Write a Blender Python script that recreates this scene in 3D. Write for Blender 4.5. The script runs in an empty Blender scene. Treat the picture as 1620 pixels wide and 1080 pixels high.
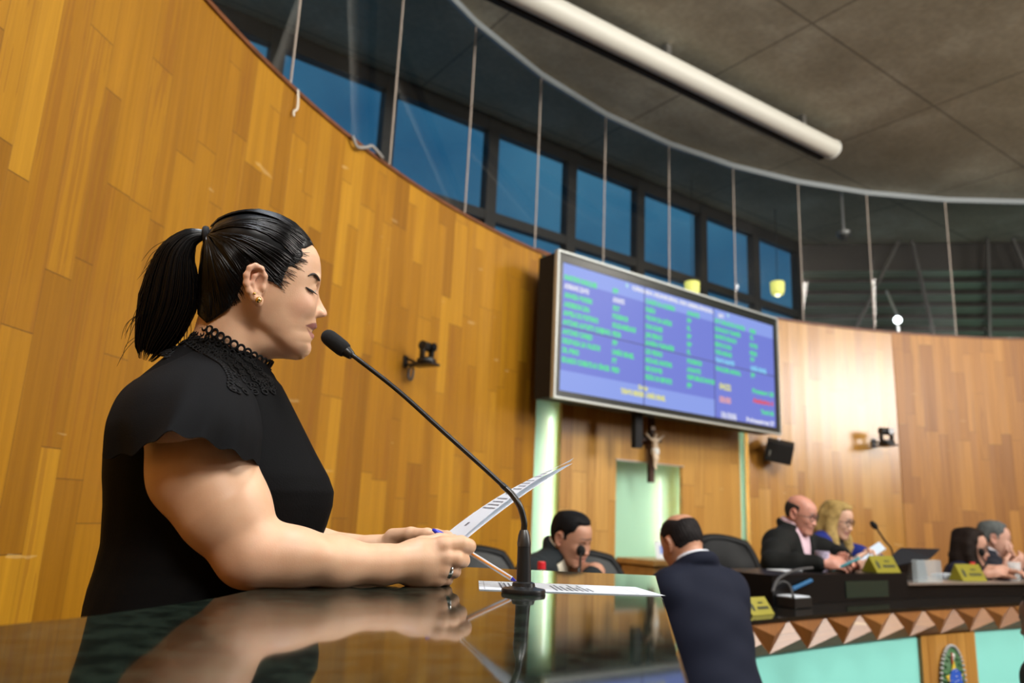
import bpy, bmesh, math, random
import numpy as np
from mathutils import Vector, Matrix

random.seed(7)
rng = np.random.default_rng(11)
S = bpy.context.scene
COL = S.collection
PI = math.pi

# ---------------------------------------------------------------- camera, world, lights, exposure
F_PX = 1207.0
_zen = np.array([240., 5340., -F_PX])                     # zenith direction in camera axes (pitch and roll of the photograph)
_up = _zen / np.linalg.norm(_zen)
_fw = np.array([0, 0, -1.]) + _up * _up[2]
_fw /= np.linalg.norm(_fw)
CAM_R = np.array([np.cross(_fw, _up), _fw, _up])
CAM_P = np.array([0, 0, 1.15])
cam_data = bpy.data.cameras.new('camera')
cam = bpy.data.objects.new('camera', cam_data)
COL.objects.link(cam)
cam.matrix_world = Matrix.Translation(CAM_P) @ Matrix(CAM_R.tolist()).to_4x4()
cam_data.sensor_width = 36.0
cam_data.lens = F_PX / 1620 * 36
cam_data.clip_start = 0.02
cam_data.dof.use_dof = True
cam_data.dof.focus_distance = 1.22
cam_data.dof.aperture_fstop = 3.6
S.camera = cam

S.view_settings.view_transform = 'Standard'
S.view_settings.look = 'None'
S.view_settings.gamma = 1.0
S.view_settings.use_curve_mapping = False
S.view_settings.exposure = -0.24

world = bpy.data.worlds.new('dusk_sky')
S.world = world
world.use_nodes = True
wn, wl = world.node_tree.nodes, world.node_tree.links
wn.clear()
w_out = wn.new('ShaderNodeOutputWorld')
w_bg = wn.new('ShaderNodeBackground')
w_tc = wn.new('ShaderNodeTexCoord')
w_ns = wn.new('ShaderNodeTexNoise')
w_ns.inputs['Scale'].default_value = 5.0
w_ns.inputs['Detail'].default_value = 5.0
w_rp = wn.new('ShaderNodeValToRGB')
w_rp.color_ramp.elements[0].position = 0.35
w_rp.color_ramp.elements[0].color = (0.020, 0.112, 0.235, 1)
w_rp.color_ramp.elements[1].position = 0.72
w_rp.color_ramp.elements[1].color = (0.055, 0.205, 0.345, 1)
wl.new(w_tc.outputs['Generated'], w_ns.inputs['Vector'])
wl.new(w_ns.outputs['Fac'], w_rp.inputs['Fac'])
wl.new(w_rp.outputs['Color'], w_bg.inputs['Color'])
w_bg.inputs['Strength'].default_value = 1.3
wl.new(w_bg.outputs['Background'], w_out.inputs['Surface'])

def area(name, loc, target, size, power, color=(1, .93, .82), sy=None, spread=PI):
    d = bpy.data.lights.new(name, 'AREA')
    d.energy = power
    d.color = color
    d.size = size
    if sy:
        d.shape = 'RECTANGLE'
        d.size_y = sy
    d.spread = spread
    o = bpy.data.objects.new(name, d)
    COL.objects.link(o)
    o.location = loc
    v = Vector(target) - Vector(loc)
    o.rotation_euler = v.to_track_quat('-Z', 'Y').to_euler()
    return o

# the chamber's downlights, high under the ceiling behind and beside the camera
area('hall_downlight', (1.0, -1.8, 4.45), (-0.7, 2.0, 1.2), 1.2, 195, (1, .97, .92), 1.2)
area('hall_downlight', (4.3, 0.9, 4.5), (1.3, 6.1, 1.2), 1.6, 380, (1, .95, .88), 1.6)
area('hall_downlight', (5.4, 4.6, 4.6), (3.4, 7.6, 1.6), 1.2, 130, (1, .93, .84), 1.2)
area('hall_downlight', (2.1, 2.7, 4.55), (-.1, 5.2, 1.7), 1.2, 120, (1, .96, .89), 1.2)
area('cool_downlight', (-.35, 1.05, 4.55), (-.30, 1.25, 1.2), .7, 30, (.84, .91, 1.), .7, 1.6)
area('wall_glare_light', (10.6, 1.5, 3.75), (3.3, 7.55, 2.2), 2.2, 340, (1, .96, .92), 2.0)  # unseen light added to throw the glare onto the right wall

# ---------------------------------------------------------------- pixel rays (used to measure real positions)
def ray(x, y):
    return CAM_R @ np.array([x - 810., 540. - y, -F_PX]) / F_PX
def atY(x, y, Y):
    d = ray(x, y)
    return CAM_P + d * (Y / d[1])
def atZ(x, y, z):
    d = ray(x, y)
    return CAM_P + d * ((z - CAM_P[2]) / d[2])
def atplane(x, y, o, n):
    d = ray(x, y)
    return CAM_P + d * (np.dot(np.asarray(o) - CAM_P, n) / np.dot(d, n))

# ---------------------------------------------------------------- materials
def nmat(name):
    m = bpy.data.materials.new(name)
    m.use_nodes = True
    return m, m.node_tree.nodes, m.node_tree.links, m.node_tree.nodes['Principled BSDF']
def mat(name, c, rough=.5, metal=0., spec=.5, emit=None, es=0., coat=0., sheen=0., alpha=1., trans=0., ior=1.45, noise=0., nscale=40., bump=0., bscale=60.):
    m, n, l, b = nmat(name)
    b.inputs['Base Color'].default_value = (*c, 1)
    b.inputs['Roughness'].default_value = rough
    b.inputs['Metallic'].default_value = metal
    b.inputs['Specular IOR Level'].default_value = spec
    b.inputs['Coat Weight'].default_value = coat
    b.inputs['Sheen Weight'].default_value = sheen
    b.inputs['Alpha'].default_value = alpha
    b.inputs['Transmission Weight'].default_value = trans
    b.inputs['IOR'].default_value = ior
    if emit:
        b.inputs['Emission Color'].default_value = (*emit, 1)
        b.inputs['Emission Strength'].default_value = es
    if noise or bump:
        tc = n.new('ShaderNodeTexCoord')
    if noise:
        t = n.new('ShaderNodeTexNoise')
        t.inputs['Scale'].default_value = nscale
        t.inputs['Detail'].default_value = 4
        r = n.new('ShaderNodeValToRGB')
        r.color_ramp.elements[0].position = .3
        r.color_ramp.elements[1].position = .7
        r.color_ramp.elements[0].color = (*[x * (1 - noise) for x in c], 1)
        r.color_ramp.elements[1].color = (*[min(1, x * (1 + noise)) for x in c], 1)
        l.new(tc.outputs['Object'], t.inputs['Vector'])
        l.new(t.outputs['Fac'], r.inputs['Fac'])
        l.new(r.outputs['Color'], b.inputs['Base Color'])
    if bump:
        t2 = n.new('ShaderNodeTexNoise')
        t2.inputs['Scale'].default_value = bscale
        t2.inputs['Detail'].default_value = 3
        bp = n.new('ShaderNodeBump')
        bp.inputs['Strength'].default_value = bump
        bp.inputs['Distance'].default_value = .002
        l.new(tc.outputs['Object'], t2.inputs['Vector'])
        l.new(t2.outputs['Fac'], bp.inputs['Height'])
        l.new(bp.outputs['Normal'], b.inputs['Normal'])
    return m

class NB:
    """small node-building helper"""
    def __init__(s, n, l):
        s.n, s.l = n, l
    def math(s, op, a, b=None, c=None):
        x = s.n.new('ShaderNodeMath')
        x.operation = op
        for i, v in enumerate((a, b, c)):
            if v is None:
                continue
            if isinstance(v, (int, float)):
                x.inputs[i].default_value = v
            else:
                s.l.new(v, x.inputs[i])
        return x.outputs[0]
    def comb(s, x, y, z=0.):
        c = s.n.new('ShaderNodeCombineXYZ')
        for i, v in enumerate((x, y, z)):
            if isinstance(v, (int, float)):
                c.inputs[i].default_value = v
            else:
                s.l.new(v, c.inputs[i])
        return c.outputs[0]
    def white(s, vec):
        w = s.n.new('ShaderNodeTexWhiteNoise')
        w.noise_dimensions = '3D'
        s.l.new(vec, w.inputs['Vector'])
        return w.outputs['Value']
    def noise(s, vec, scale=1., detail=2.):
        w = s.n.new('ShaderNodeTexNoise')
        w.inputs['Scale'].default_value = scale
        w.inputs['Detail'].default_value = detail
        s.l.new(vec, w.inputs['Vector'])
        return w.outputs['Fac']
    def ramp(s, fac, stops):
        r = s.n.new('ShaderNodeValToRGB')
        e = r.color_ramp.elements
        while len(e) < len(stops):
            e.new(.5)
        for i, (p, c) in enumerate(stops):
            e[i].position = p
            e[i].color = (*c, 1)
        s.l.new(fac, r.inputs['Fac'])
        return r.outputs['Color']
    def mix(s, fac, a, b, mode='MIX'):
        m = s.n.new('ShaderNodeMix')
        m.data_type = 'RGBA'
        m.blend_type = mode
        for k, v in ((0, fac), (6, a), (7, b)):
            if isinstance(v, (int, float)):
                m.inputs[k].default_value = v
            elif isinstance(v, tuple):
                m.inputs[k].default_value = (*v, 1)
            else:
                s.l.new(v, m.inputs[k])
        return m.outputs[2]

def plank_mat(name, w=.108, lmin=.55, lvar=.6, stops=None, rough=.36, gap=.010, coat=.08):
    """vertical wooden strips of random length from the surface's own UVs in metres"""
    m, n, l, b = nmat(name)
    h = NB(n, l)
    uv = n.new('ShaderNodeUVMap')
    sp = n.new('ShaderNodeSeparateXYZ')
    l.new(uv.outputs['UV'], sp.inputs[0])
    u, v = sp.outputs[0], sp.outputs[1]
    uw = h.math('ADD', u, h.math('MULTIPLY', h.math('SINE', h.math('MULTIPLY', u, 19.)), .017))
    us = h.math('DIVIDE', uw, w)
    col = h.math('FLOOR', us)
    fu = h.math('FRACT', us)
    r1 = h.white(h.comb(col, 3.3))
    r2 = h.white(h.comb(col, 9.7))
    ln = h.math('ADD', h.math('MULTIPLY', r2, lvar), lmin)
    vs = h.math('ADD', h.math('DIVIDE', v, ln), h.math('MULTIPLY', r1, 9.))
    row = h.math('FLOOR', vs)
    fv = h.math('FRACT', vs)
    rc = h.white(h.comb(col, row, 1.7))
    base = h.ramp(rc, stops or [(0., (.30, .126, .006)), (.3, (.40, .176, .008)), (.7, (.455, .210, .010)), (1., (.55, .272, .016))])
    g1 = h.noise(h.comb(h.math('MULTIPLY', u, 55.), h.math('MULTIPLY', v, 1.2), h.math('MULTIPLY', rc, 60.)), 1., 4.)
    g2 = h.noise(h.comb(h.math('MULTIPLY', u, 260.), h.math('MULTIPLY', v, 5.), h.math('MULTIPLY', rc, 30.)), 1., 2.)
    # a few boards carry dark heart stripes
    r3 = h.white(h.comb(col, row, 8.1))
    stripe = h.math('MULTIPLY', h.math('GREATER_THAN', r3, .72), h.math('GREATER_THAN', g1, .55))
    base = h.mix(h.math('MULTIPLY', stripe, .5), base, (.24, .085, .010))
    base = h.mix(.45, base, h.ramp(g1, [(.3, (.50, .44, .40)), (.7, (1., 1., 1.))]), 'MULTIPLY')
    base = h.mix(.25, base, h.ramp(g2, [(.3, (.62, .58, .55)), (.7, (1., 1., 1.))]), 'MULTIPLY')
    e1 = h.math('LESS_THAN', fu, gap)
    e2 = h.math('LESS_THAN', h.math('MULTIPLY', fv, ln), .0030)
    e = h.math('MAXIMUM', h.math('MULTIPLY', e1, .72), h.math('MULTIPLY', e2, .9))
    base = h.mix(e, base, (.09, .035, .006))
    # faint pale scuffs where tape and lacquer have come off
    sc = h.noise(h.comb(h.math('MULTIPLY', u, 3.), h.math('MULTIPLY', v, 16.), 4.), 1., 3.)
    base = h.mix(h.math('MULTIPLY', h.math('GREATER_THAN', sc, .71), .22), base, (.80, .62, .30))
    l.new(base, b.inputs['Base Color'])
    b.inputs['Roughness'].default_value = rough
    b.inputs['Coat Weight'].default_value = coat
    b.inputs['Coat Roughness'].default_value = .24
    # each board stands a hair off its neighbours
    hgt = h.math('ADD', h.math('MULTIPLY', rc, .5), h.math('ADD', h.math('MULTIPLY', g1, .35), h.math('MULTIPLY', e, -1.)))
    bp = n.new('ShaderNodeBump')
    bp.inputs['Strength'].default_value = .35
    bp.inputs['Distance'].default_value = .004
    l.new(hgt, bp.inputs['Height'])
    l.new(bp.outputs['Normal'], b.inputs['Normal'])
    return m

# ---------------------------------------------------------------- mesh helpers
OFF = {}
def loc_of(p):
    return OFF.get(p.name, Vector((0, 0, 0))) if p is not None else Vector((0, 0, 0))
def props(o, label=None, cat=None, group=None, kind=None):
    for k, v in (('label', label), ('category', cat), ('group', group), ('kind', kind)):
        if v:
            o[k] = v
    return o
def empty(name, loc, label=None, cat=None, group=None, kind=None, rz=0.):
    o = bpy.data.objects.new(name, None)
    COL.objects.link(o)
    o.empty_display_size = .1
    o.location = loc
    o.rotation_euler = (0, 0, rz)
    OFF[o.name] = Vector(loc)
    return props(o, label, cat, group, kind)
def link(me, name, m=None, parent=None, smooth=False, local=False, label=None, cat=None, group=None, kind=None):
    o = bpy.data.objects.new(name, me)
    COL.objects.link(o)
    if m is not None:
        for mm in (m if isinstance(m, (list, tuple)) else [m]):
            me.materials.append(mm)
    if parent is not None:
        off = Vector((0, 0, 0)) if local else loc_of(parent)
        o.parent = parent
        OFF[o.name] = off
    else:
        co = np.empty(len(me.vertices) * 3, 'f')
        me.vertices.foreach_get('co', co)
        co = co.reshape(-1, 3)
        off = Vector(((co[:, 0].min() + co[:, 0].max()) / 2, (co[:, 1].min() + co[:, 1].max()) / 2, co[:, 2].min()))
        off = Vector([float(x) for x in off])
        o.location = off
        OFF[o.name] = off
    if off.length > 0:
        me.transform(Matrix.Translation(-off))
    if smooth:
        me.polygons.foreach_set('use_smooth', [True] * len(me.polygons))
    me.update()
    return props(o, label, cat, group, kind)

def basis(z):
    z = Vector(z).normalized()
    x = Vector((1, 0, 0)) if abs(z.x) < .9 else Vector((0, 1, 0))
    x = (x - z * x.dot(z)).normalized()
    return x, z.cross(x), z

class MB:
    def __init__(s):
        s.v, s.f, s.mi, s.uv = [], [], [], {}
        s.m = 0
    def add(s, vs, fs, uvs=None):
        k = len(s.v)
        s.v += [tuple(map(float, p)) for p in vs]
        for i, f in enumerate(fs):
            if uvs:
                s.uv[len(s.f)] = [uvs[j] for j in f]
            s.f.append(tuple(k + j for j in f))
            s.mi.append(s.m)
        return s
    def box(s, c, size, R=None, bev=0.):
        bm = bmesh.new()
        bmesh.ops.create_cube(bm, size=1.)
        for q in bm.verts:
            q.co = Vector((q.co.x * size[0], q.co.y * size[1], q.co.z * size[2]))
        if bev:
            bmesh.ops.bevel(bm, geom=bm.edges[:], offset=bev, segments=2, affect='EDGES', profile=.6)
        bm.verts.index_update()
        M3 = Matrix([[float(x) for x in r] for r in R]) if R is not None else Matrix.Identity(3)
        c = Vector([float(x) for x in c])
        s.add([c + M3 @ q.co for q in bm.verts], [[q.index for q in f.verts] for f in bm.faces])
        bm.free()
        return s
    def tube(s, pts, r, n=10, cap=True, flat=1.):
        pts = [Vector([float(x) for x in p]) for p in pts]
        if isinstance(r, (int, float)):
            r = [r] * len(pts)
        N = len(pts)
        x = None
        vs, fs = [], []
        for i, p in enumerate(pts):
            t = (pts[min(i + 1, N - 1)] - pts[max(i - 1, 0)])
            if t.length < 1e-9:
                t = Vector((0, 0, 1))
            t.normalize()
            if x is None:
                x = basis(t)[0]
            else:
                x = x - t * x.dot(t)
                x = x.normalized() if x.length > 1e-6 else basis(t)[0]
            y = t.cross(x)
            for k in range(n):
                a = 2 * PI * k / n
                vs.append(p + x * (math.cos(a) * r[i]) + y * (math.sin(a) * r[i] * flat))
        for i in range(N - 1):
            for k in range(n):
                fs.append((i * n + k, i * n + (k + 1) % n, (i + 1) * n + (k + 1) % n, (i + 1) * n + k))
        if cap:
            fs.append(tuple(range(n - 1, -1, -1)))
            fs.append(tuple((N - 1) * n + k for k in range(n)))
        return s.add(vs, fs)
    def lathe(s, prof, c, axis=(0, 0, 1), n=24):
        x, y, z = basis(axis)
        c = Vector([float(q) for q in c])
        vs, fs = [], []
        for r, h in prof:
            for k in range(n):
                a = 2 * PI * k / n
                vs.append(c + x * (math.cos(a) * r) + y * (math.sin(a) * r) + z * h)
        for i in range(len(prof) - 1):
            for k in range(n):
                fs.append((i * n + k, i * n + (k + 1) % n, (i + 1) * n + (k + 1) % n, (i + 1) * n + k))
        fs.append(tuple(range(n - 1, -1, -1)))
        fs.append(tuple((len(prof) - 1) * n + k for k in range(n)))
        return s.add(vs, fs)
    def sph(s, c, r, n=14, R=None):
        rr = r if isinstance(r, (tuple, list)) else (r, r, r)
        M3 = Matrix([[float(x) for x in q] for q in R]) if R is not None else Matrix.Identity(3)
        c = Vector([float(q) for q in c])
        vs, fs = [c + M3 @ Vector((0, 0, rr[2]))], []
        m_ = n // 2
        for i in range(1, m_):
            t = PI * i / m_
            for k in range(n):
                a = 2 * PI * k / n
                vs.append(c + M3 @ Vector((rr[0] * math.sin(t) * math.cos(a), rr[1] * math.sin(t) * math.sin(a), rr[2] * math.cos(t))))
        vs.append(c + M3 @ Vector((0, 0, -rr[2])))
        for k in range(n):
            fs.append((0, 1 + k, 1 + (k + 1) % n))
            fs.append((len(vs) - 1, 1 + (m_ - 2) * n + (k + 1) % n, 1 + (m_ - 2) * n + k))
        for i in range(m_ - 2):
            for k in range(n):
                a, b2 = 1 + i * n + k, 1 + i * n + (k + 1) % n
                fs.append((a, a + n, b2 + n, b2))
        return s.add(vs, fs)
    def torus(s, c, R, r, axis=(0, 0, 1), n=16, m=8, ex=1.):
        x, y, z = basis(axis)
        c = Vector([float(q) for q in c])
        vs, fs = [], []
        for i in range(n):
            a = 2 * PI * i / n
            d = x * math.cos(a) + y * (math.sin(a) * ex)
            for k in range(m):
                b2 = 2 * PI * k / m
                vs.append(c + d * (R + r * math.cos(b2)) + z * (r * math.sin(b2)))
        for i in range(n):
            for k in range(m):
                fs.append((i * m + k, ((i + 1) % n) * m + k, ((i + 1) % n) * m + (k + 1) % m, i * m + (k + 1) % m))
        return s.add(vs, fs)
    def grid(s, P, uv=None, closed_u=False):
        """P[i][j] points"""
        ni, nj = len(P), len(P[0])
        vs = [P[i][j] for i in range(ni) for j in range(nj)]
        uvs = [uv[i][j] for i in range(ni) for j in range(nj)] if uv else None
        fs = []
        for i in range(ni - (0 if closed_u else 1)):
            for j in range(nj - 1):
                a, b2 = i * nj, ((i + 1) % ni) * nj
                fs.append((a + j, b2 + j, b2 + j + 1, a + j + 1))
        return s.add(vs, fs, uvs)
    def prism(s, poly, o, x, y, z, depth):
        """polygon in the (x, y) frame extruded along z by depth"""
        o, x, y, z = (np.asarray(q, float) for q in (o, x, y, z))
        n = len(poly)
        A = [o + x * p[0] + y * p[1] for p in poly]
        B = [a + z * depth for a in A]
        fs = [tuple(range(n - 1, -1, -1)), tuple(range(n, 2 * n))] + [(i, (i + 1) % n, n + (i + 1) % n, n + i) for i in range(n)]
        return s.add(A + B, fs)
    def mesh(s, name):
        me = bpy.data.meshes.new(name)
        me.from_pydata(s.v, [], s.f)
        if any(s.mi):
            me.polygons.foreach_set('material_index', s.mi)
        if s.uv:
            lay = me.uv_layers.new(name='UVMap')
            for pi, p in enumerate(me.polygons):
                if pi in s.uv:
                    for k, li in enumerate(p.loop_indices):
                        lay.data[li].uv = s.uv[pi][k]
        bm = bmesh.new()
        bm.from_mesh(me)
        bmesh.ops.recalc_face_normals(bm, faces=bm.faces[:])
        bm.to_mesh(me)
        bm.free()
        return me
    def build(s, name, m=None, parent=None, smooth=False, **k):
        return link(s.mesh(name), name, m, parent, smooth, **k)

def weighted(o, ang=40):
    """sharp edges stay sharp on smooth-shaded solids"""
    me = o.data
    me.polygons.foreach_set('use_smooth', [True] * len(me.polygons))
    bm = bmesh.new()
    bm.from_mesh(me)
    for e in bm.edges:
        if len(e.link_faces) == 2:
            e.smooth = e.calc_face_angle(0) < math.radians(ang)
    bm.to_mesh(me)
    bm.free()
    return o

def catmull(P, n):
    P = [np.asarray(p, float) for p in P]
    out = []
    m = len(P)
    for i in range(n):
        t = i / (n - 1) * (m - 1)
        k = min(int(t), m - 2)
        f = t - k
        a, b, c, d = P[max(k - 1, 0)], P[k], P[k + 1], P[min(k + 2, m - 1)]
        out.append(.5 * ((2 * b) + (c - a) * f + (2 * a - 5 * b + 4 * c - d) * f * f + (3 * b - a - 3 * c + d) * f ** 3))
    return out

def text_mesh(mb, body, o, x, y, z, height, align='LEFT', width=None, bold=0.):
    """lettering as raised flat glyphs: o baseline start, x along, y up, z outward"""
    cu = bpy.data.curves.new('t', 'FONT')
    cu.body = body
    cu.size = height / .72
    cu.align_x = align
    cu.extrude = 0.0
    cu.offset = bold
    cu.resolution_u = 3
    ob = bpy.data.objects.new('t', cu)
    COL.objects.link(ob)
    bpy.context.view_layer.update()
    dg = bpy.context.evaluated_depsgraph_get()
    me = bpy.data.meshes.new_from_object(ob.evaluated_get(dg))
    o, x, y, z = (np.asarray(q, float) for q in (o, x, y, z))
    co = np.array([v.co[:] for v in me.vertices]).reshape(-1, 3)
    if len(co):
        sx = 1.
        if width:
            sx = width / max(1e-6, co[:, 0].max() - co[:, 0].min())
        mb.add([o + x * (p[0] * sx) + y * p[1] for p in co], [list(p.vertices) for p in me.polygons])
    bpy.data.objects.remove(ob)
    bpy.data.curves.remove(cu)
    bpy.data.meshes.remove(me)

# ---------------------------------------------------------------- shared materials
M = {}
M['wood'] = plank_mat('honey_strip_wood')
M['wood_r'] = plank_mat('glossy_strip_wood', rough=.25, coat=.8,
                        stops=[(0., (.45, .20, .030)), (.35, (.52, .245, .042)), (.7, (.56, .28, .050)), (1., (.62, .33, .075))])
M['wood_past_glare'] = plank_mat('past_glare_strip_wood', rough=.42, coat=.12,
                        stops=[(0., (.34, .135, .018)), (.35, (.44, .185, .026)), (.7, (.50, .22, .032)), (1., (.56, .26, .045))])  # duller, redder copy: the end of the glare put into the wood colour
M['wood_c'] = plank_mat('central_panel_wood', w=.125, lmin=.8, lvar=.5, rough=.38, coat=.1,
                        stops=[(0., (.56, .285, .060)), (.5, (.63, .34, .078)), (1., (.69, .39, .10))])
M['black'] = mat('black_plastic', (.010, .010, .010), .35)
M['matte_black'] = mat('matte_black', (.008, .008, .009), .75)
M['rubber'] = mat('foam_black', (.006, .006, .006), .95, bump=.6, bscale=900)
M['steel'] = mat('brushed_steel', (.62, .62, .63), .28, 1.)
M['silver'] = mat('silver_frame', (.50, .53, .51), .45, .5)
M['gold'] = mat('gold', (.83, .60, .22), .18, 1.)
M['white'] = mat('white_paint', (.72, .72, .68), .5)
M['brace'] = mat('grey_brace', (.055, .05, .045), .5)
M['pale_green'] = mat('pale_green_glass', (.36, .62, .46), .22, coat=.35)
M['pearl'] = mat('pearl_white', (.8, .8, .76), .3)
M['seal'] = mat('glass_seal', (.66, .55, .46), .4)
M['rail'] = mat('grey_rail', (.30, .33, .34), .4, .3)
M['dark_wood'] = mat('reddish_cap_wood', (.16, .055, .018), .4, noise=.25, nscale=12)
M['concrete'] = None
# ================================================================ THE SETTING
CX, CY, RW = 4.83, 1.43, 6.30          # the round chamber
H_WALL, H_CEIL = 3.15, 4.74
FLOOR_LOW = -.50

def cpt(deg, r, z):
    a = math.radians(deg)
    return (CX + r * math.cos(a), CY + r * math.sin(a), z)

def curved_wall(name, a0, a1, z0, z1, m, r=RW, th=.05, step=1.5):
    n = max(2, int(abs(a1 - a0) / step) + 1)
    mb = MB()
    A = [a0 + (a1 - a0) * i / (n - 1) for i in range(n)]
    def uvr(zs, rr):
        return [[(-math.radians(a) * rr, z) for z in zs] for a in A]
    mb.grid([[cpt(a, r, z) for z in (z0, z1)] for a in A], uvr((z0, z1), r))
    mb.grid([[cpt(a, r + th, z) for z in (z1, z0)] for a in A], uvr((z1, z0), r))
    mb.grid([[cpt(a, rr, z1) for rr in (r, r + th)] for a in A], uvr((z1, z1), r))
    for a in (A[0], A[-1]):
        mb.add([cpt(a, r, z0), cpt(a, r + th, z0), cpt(a, r + th, z1), cpt(a, r, z1)], [(0, 1, 2, 3)], [(0, z0), (.1, z0), (.1, z1), (0, z1)])
    return mb.build(name, m, kind='structure')

A_GAP0, A_GAP1 = 137.25, 114.05         # the gap behind the display with the green glass
curved_wall('wall_left', A_GAP0, 262., FLOOR_LOW, H_WALL, M['wood'])
curved_wall('wall_right', A_GAP1, 98.2, FLOOR_LOW, H_WALL, M['wood_r'])
curved_wall('wall_far_right', 98.2, 38., FLOOR_LOW, H_WALL, M['wood_past_glare'], RW - .006)  # wall split where the glare stops
curved_wall('wall_rear', 38., -98., FLOOR_LOW, H_WALL, M['wood'])
for q, (a0, a1) in enumerate(((A_GAP0, 262.), (A_GAP1, -98.))):
    n = 80
    mb = MB()
    A = [a0 + (a1 - a0) * i / n for i in range(n + 1)]
    prof = [(-.012, 0), (-.012, .020), (.13, .020), (.13, 0)]
    mb.grid([[cpt(a, RW + p[0], H_WALL + p[1]) for p in prof + prof[:1]] for a in A])
    mb.build('trim_%d' % (q + 1), M['dark_wood'], kind='structure')

# recess behind the central panel: pale green glass
mb = MB()
A = [A_GAP0 + .6 - (A_GAP0 - A_GAP1 + 1.2) * i / 20 for i in range(21)]
mb.grid([[cpt(a, RW + .10, z) for z in (FLOOR_LOW, H_WALL)] for a in A])
mb.grid([[cpt(a, RW + .13, z) for z in (FLOOR_LOW, H_WALL)] for a in A])
mb.build('wall_recess', M['pale_green'], kind='structure')
mb = MB()
mb.grid([[cpt(a, RW + rr, H_WALL) for rr in (-.01, .13)] for a in A])
mb.grid([[cpt(a, RW + rr, H_WALL + .035) for rr in (-.01, .13)] for a in A])
mb.grid([[cpt(a, RW - .01, H_WALL + zz) for zz in (0, .035)] for a in A])
mb.build('trim_3', M['dark_wood'], kind='structure')

# central flat panel with its niche
L0 = np.array(cpt(134.68, RW, 0.))
L1 = np.array(cpt(115.2, RW, 0.))
PX = (L1 - L0) / np.linalg.norm(L1 - L0)
PN = np.array([PX[1], -PX[0], 0.])       # towards the hall
UPZ = np.array([0, 0, 1.])
PLEN = np.linalg.norm(L1 - L0)
P0 = L0 + PN * .02
def on_panel(x, y, d=0.):
    p = atplane(x, y, P0 + PN * d, PN)
    return float(np.dot(p - P0, PX)), float(p[2])
nx0, nz1 = on_panel(975, 728)
nx1, _ = on_panel(1079, 738)
nz1 = (nz1 + on_panel(1079, 738)[1]) / 2
nz0 = on_panel(1020, 880)[1] - .02
mb = MB()
def panel_quad(u0, u1, z0, z1):
    o = P0 + PX * u0 + UPZ * z0
    w_, h_ = u1 - u0, z1 - z0
    mb.add([o, o + PX * w_, o + PX * w_ + UPZ * h_, o + UPZ * h_], [(0, 1, 2, 3)], [(u0, z0), (u1, z0), (u1, z1), (u0, z1)])
    b_ = [p - PN * .03 for p in (o, o + PX * w_, o + PX * w_ + UPZ * h_, o + UPZ * h_)]
    mb.add(b_, [(3, 2, 1, 0)], [(u0, z0), (u1, z0), (u1, z1), (u0, z1)])
for q in ((0, nx0, FLOOR_LOW, 3.05), (nx1, PLEN, FLOOR_LOW, 3.05), (nx0, nx1, FLOOR_LOW, nz0), (nx0, nx1, nz1, 3.05)):
    panel_quad(*q)
def edge(u0, z0, u1, z1):
    a, b_ = P0 + PX * u0 + UPZ * z0, P0 + PX * u1 + UPZ * z1
    mb.add([a, b_, b_ - PN * .03, a - PN * .03], [(0, 1, 2, 3)], [(0, 0), (.1, 0), (.1, .1), (0, .1)])
edge(0, FLOOR_LOW, 0, 3.05); edge(PLEN, FLOOR_LOW, PLEN, 3.05); edge(0, 3.05, PLEN, 3.05)
edge(nx0, nz0, nx0, nz1); edge(nx1, nz0, nx1, nz1); edge(nx0, nz1, nx1, nz1); edge(nx0, nz0, nx1, nz0)
mb.build('wall_center', M['wood_c'], kind='structure')
mb = MB()
c_ = P0 + PX * (nx0 + nx1) / 2 + UPZ * (nz1 + .004) + PN * .006
mb.box(c_, (nx1 - nx0 + .02, .012, .012), np.array([PX, PN, UPZ]).T)
mb.build('trim_4', M['steel'], kind='structure')

# the lit tubes hidden behind the panel's edges
tube_m = mat('lit_tube', (.9, .95, .9), .4, emit=(.97, 1., .96), es=32.)
for nm, u_, z0, z1, lab in (('fluorescent_tube', .085, .75, 1.95, 'lit white tube glowing behind the left edge of the central wood panel'),
                            ('fluorescent_tube', nx1 + .085, nz0 + .02, nz1 - .05, 'lit white tube behind the right edge of the green niche'),
                            ('fluorescent_tube', PLEN - .10, .9, 2.2, 'lit white tube hidden behind the right edge of the central wood panel')):
    t = empty(nm, tuple(P0 + PX * u_ - PN * .062 + UPZ * z0), lab, 'light')
    mb = MB()
    o_ = P0 + PX * u_ - PN * .062
    mb.tube([o_ + UPZ * (z0 + .03), o_ + UPZ * (z1 - .03)], .014, 12)
    mb.build('lamp_tube', tube_m, t, True)
    mb = MB()
    mb.tube([o_ + UPZ * z0, o_ + UPZ * (z0 + .03)], .016, 12)
    mb.tube([o_ + UPZ * (z1 - .03), o_ + UPZ * z1], .016, 12)
    mb.box(o_ + UPZ * (z0 + z1) / 2 - PN * .020, (.03, .012, z1 - z0), np.array([PX, PN, UPZ]).T)
    mb.build('tube_holder', M['white'], t)

# floors
m_carpet = mat('dark_carpet', (.05, .045, .04), .9, noise=.3, nscale=80)
m_floor = mat('dark_floor', (.09, .075, .06), .45, noise=.2, nscale=6)
mb = MB()
n = 96
mb.add([cpt(360 * i / n, RW + .05, FLOOR_LOW) for i in range(n)], [tuple(range(n))])
mb.add([cpt(360 * i / n, RW + .05, FLOOR_LOW - .1) for i in range(n)], [tuple(range(n))])
mb.build('floor', m_floor, kind='structure')

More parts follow.
